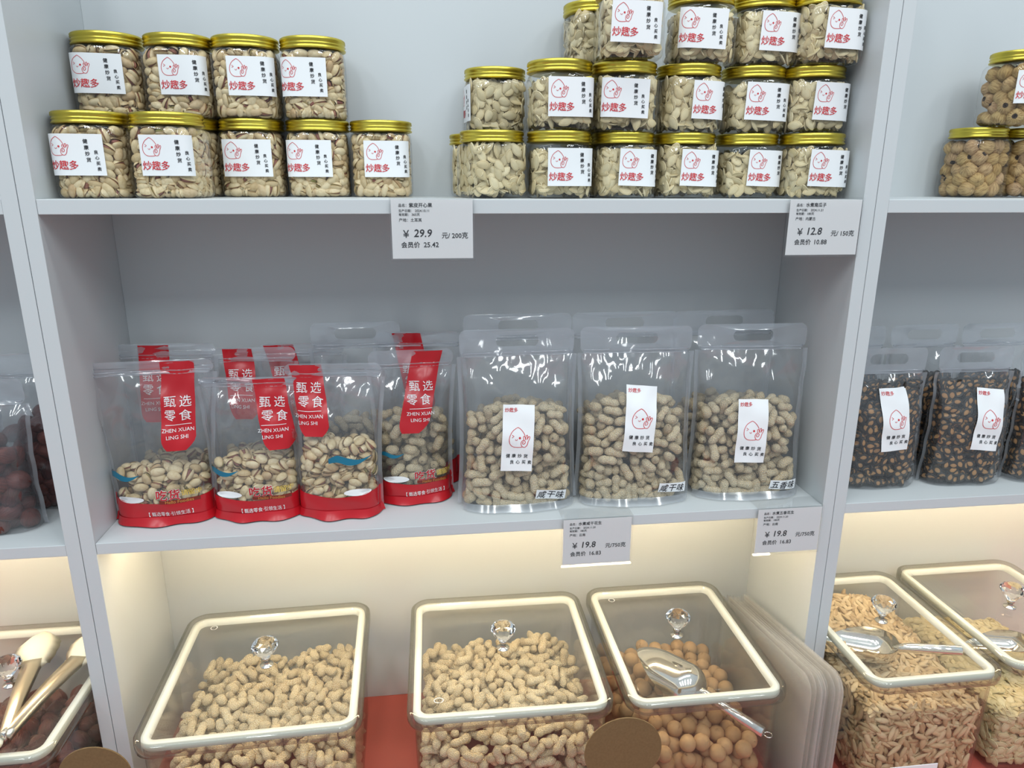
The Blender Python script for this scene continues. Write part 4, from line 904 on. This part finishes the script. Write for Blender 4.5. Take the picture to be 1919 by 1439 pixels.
def tongs():
    zt = ZC + .2045; root = empty('tongs', (-.1020, -.0850, zt), label='steel serving tongs with cream scalloped heads on the date bin lid', cat='tongs')
    for sg, ang in ((1, math.radians(103)), (-1, math.radians(78))):
        M = Matrix.Rotation(ang, 4, 'Z')
        def P3(x, y, z): v = M @ Vector((x, y, z)); return tuple(v)
        L = .140; hw = lambda t: .0070 + .0050 * t; rg = []
        for i in range(15):
            t = i / 14; x = t * L; z = .004 + .014 * math.sin(t * PI) * .3 + .010 * t; w_ = hw(t)
            rg.append([P3(x, -w_, z), P3(x, -w_ * .92, z + .0085), P3(x, 0, z + .0100), P3(x, w_ * .92, z + .0085), P3(x, w_, z), P3(x, w_ * .80, z + .0010), P3(x, 0, z + .0082), P3(x, -w_ * .8, z + .001)])
        g = G(); g.loft(rg, True, True, True); g.obj('tong_arm', M_brushed, root)
        rg = []
        for i in range(25):
            t = i / 24; x = L - .012 + t * .082; w_ = .0110 + .0165 * math.sin(min(1, t * 1.05) * PI) ** .8 + .0014 * abs(math.sin(t * PI * 6)); w_ *= math.sqrt(max(.02, 1 - max(0, (t - .86) / .15) ** 2)); z = .014 + .012 * math.sin(t * PI) + .004 * t
            rg.append([P3(x, -w_, z - .006 * (t > .1)), P3(x, -w_ * .5, z + .003), P3(x, 0, z + .005), P3(x, w_ * .5, z + .003), P3(x, w_, z - .006 * (t > .1)), P3(x, w_ * .5, z + .0008), P3(x, 0, z + .0028), P3(x, -w_ * .5, z + .0008)])
        g = G(); g.loft(rg, True, True, True); g.obj('tong_head', M_nylon, root)
        g = G(); g.loft([[P3(x, s_ * .0055, .0180 + .0002 * 0) for s_ in (-1, 1)] for x in (.028, .11)], False)
    g = G(); g.lathe([(.003, 0), (.003, .016), (.002, .017)], 14, (0, 0, 0), True, True); g.obj('hinge_pin', M_chrome, root)
    g = G(); g.tube([(-.016 + .014 * math.cos(q * PI / 12), -.010 + .014 * math.sin(q * PI / 12), .006) for q in range(25)], .0032, 10); g.obj('pull_ring', M_nylon, root)
tongs()

# ================================================================== price cards
def price_card(x0, zs, wd, name, date, days, place, price, unit, member, label, ht=.0725):
    root = empty('price_card', (x0 + wd / 2, 0, zs), label=label, cat='price card', group='price cards on the shelf edges')
    zc = -ht / 2 + .001; hw = wd / 2
    f = lambda X, Y, off: np.stack([X, 0 * X - .0042 - off, Y + zc], 1)
    g = G(); g.box(-hw, hw, -.0042, -.0038, zc - ht / 2 + .001, zc + ht / 2 - .002); cd_ = g.obj('card', M_card, root)
    g = G(); g.box(-hw - .002, hw + .002, -.0064, -.0052, zc - ht / 2 - .001, zc + ht / 2); g.box(-hw - .002, hw + .002, -.0026, -.0012, zc - ht / 2 - .001, zc + ht / 2); g.box(-hw - .002, hw + .002, -.0064, -.0012, zc - ht / 2 - .002, zc - ht / 2 - .001)
    g.box(-hw - .002, hw + .002, -.0052, .026, zc + ht / 2, zc + ht / 2 + .0012); g.obj('clear_holder', M_holder, root)
    k = wd / .098; X0 = -.0400; tp = ht / 2; pr = Print(); T_ = lambda s_, x, y, sz, b=.006, **kw: pr.text(s_, x * k, tp - y, sz * k, b, **kw)
    T_('品名：', X0, .0085, .0042, left=True); T_(name, X0 + .0125, .0083, .0056, .02, left=True)
    T_('生产日期：', X0, .0148, .0036, left=True); T_(date, X0 + .0195, .0148, .0040, left=True)
    T_('有效期：', X0, .0193, .0036, left=True); T_(days, X0 + .0155, .0193, .0040, left=True)
    T_('产地：' + place, X0, .0256, .0046, left=True)
    T_('¥', -.0320, .0420, .0125); T_(price, -.0115, .0412, .0128, .018, shear=.12); T_(unit, .0270, .0440, .0080, .016)
    T_('会员价', -.0270, .0550, .0076, .02); T_(member, -.0020, .0550, .0084, .015)
    pr.obj('lettering', M_black, cd_, f, .0002)
price_card(.396, .0008, .0975, '紫皮开心果', '2024.10.11', '365天', '土耳其', '29.9', '元/ 200克', '25.42', 'price card reading 29.9 clipped under the pistachio jars')
price_card(.8985, .0008, .0975, '水煮南瓜子', '2024.11.21', '180天', '内蒙古', '12.8', '元/ 150克', '10.88', 'price card reading 12.8 at the right end of the upper shelf')
price_card(.6150, ZL + .0008, .0975, '水煮咸干花生', '2024.11.20', '180天', '云南', '19.8', '元/750克', '16.83', 'price card reading 19.8 below the gap between two peanut bags')
price_card(.9000, ZL + .0008, .0970, '水煮五香花生', '2024.11.20', '180天', '云南', '19.8', '元/750克', '16.83', 'price card reading 19.8 at the right end of the lower shelf')

# ================================================================== odds and ends on the counter
def kraft(x, y, zt, r, lab):
    root = empty('kraft_tag', (x, y, ZC), label=lab, cat='card', group='round kraft cards in front of the bins'); cz_ = zt - r - ZC
    pts = [(r * math.cos(t), cz_ + r * math.sin(t)) for t in np.linspace(0, 2 * PI, 72)[:-1]]
    g = G(); g.loft([[(a, yy, b) for a, b in pts] for yy in (-.0008, .0008)], True, True, True, smooth=False); g.obj('card', M_kraft, root)
    g = G(); g.tube([(0, .002, cz_), (0, .002, .004)], .002, 10); g.obj('stake', M_steel, root)
    g = G(); g.lathe([(.02, .0004), (.02, .003), (.004, .005)], 28, (0, .002, 0), True, True); g.obj('foot', M_steel, root)
kraft(.6650, -.170, -.6225, .0500, 'round brown kraft card in front of the longan bin')
kraft(.0400, -.170, -.5985, .0400, 'round brown kraft card in front of the left post')
root = empty('film_bag_stack', (.948, 0, ZC + .001), label='stack of empty milky plastic bags upright between longan bin and post', cat='plastic bags')
pts = [(-.128, 0), (.165, 0), (.165, .170), (.150, .178)]
for i in range(12):
    hh = .232 + .002 * math.sin(i * 1.7); fr = -.134 + .003 * math.sin(i * 2.3); rr = .022
    out = [(fr, 0), (.160, 0), (.160, hh - .052)] + [(.160 - .01, hh - .050)] + [(fr + rr - rr * math.sin(t), hh - rr + rr * math.cos(t)) for t in np.linspace(0, PI / 2, 8)]
    x = -.012 + i * .0044; g = G(); V0 = [(x + .004 * math.sin(3 * a + i), a, b) for a, b in out]; V1 = [(u + .0006, a, b) for u, a, b in V0]
    g.loft([V0, V1], True, True, True, smooth=False); g.obj('plastic_bag', M_sheet, root)
g = G(); rg = []
for i in range(9):
    t = i / 8; rr = .012 + .012 * t; c = Vector((-.012 - .014 * t, -.085 - .055 * t, ZC + .168 - .168 * t)); rg.append([(c.x + rr * math.cos(2 * PI * j / 24), c.y + rr * .8 * math.sin(2 * PI * j / 24), c.z + .001) for j in range(24)])
g.loft(rg, True, True, True); g.obj('paper_roll', M_paper, label='white rolled paper leaning in front of the left post', cat='paper roll')
g = G(); g.box(1.04, 1.11, -.171, -.170, ZC + .003, -.7420, .0003); c_ = g.obj('white_card', M_paper, label='white card standing in front of the long seed bin', cat='card')
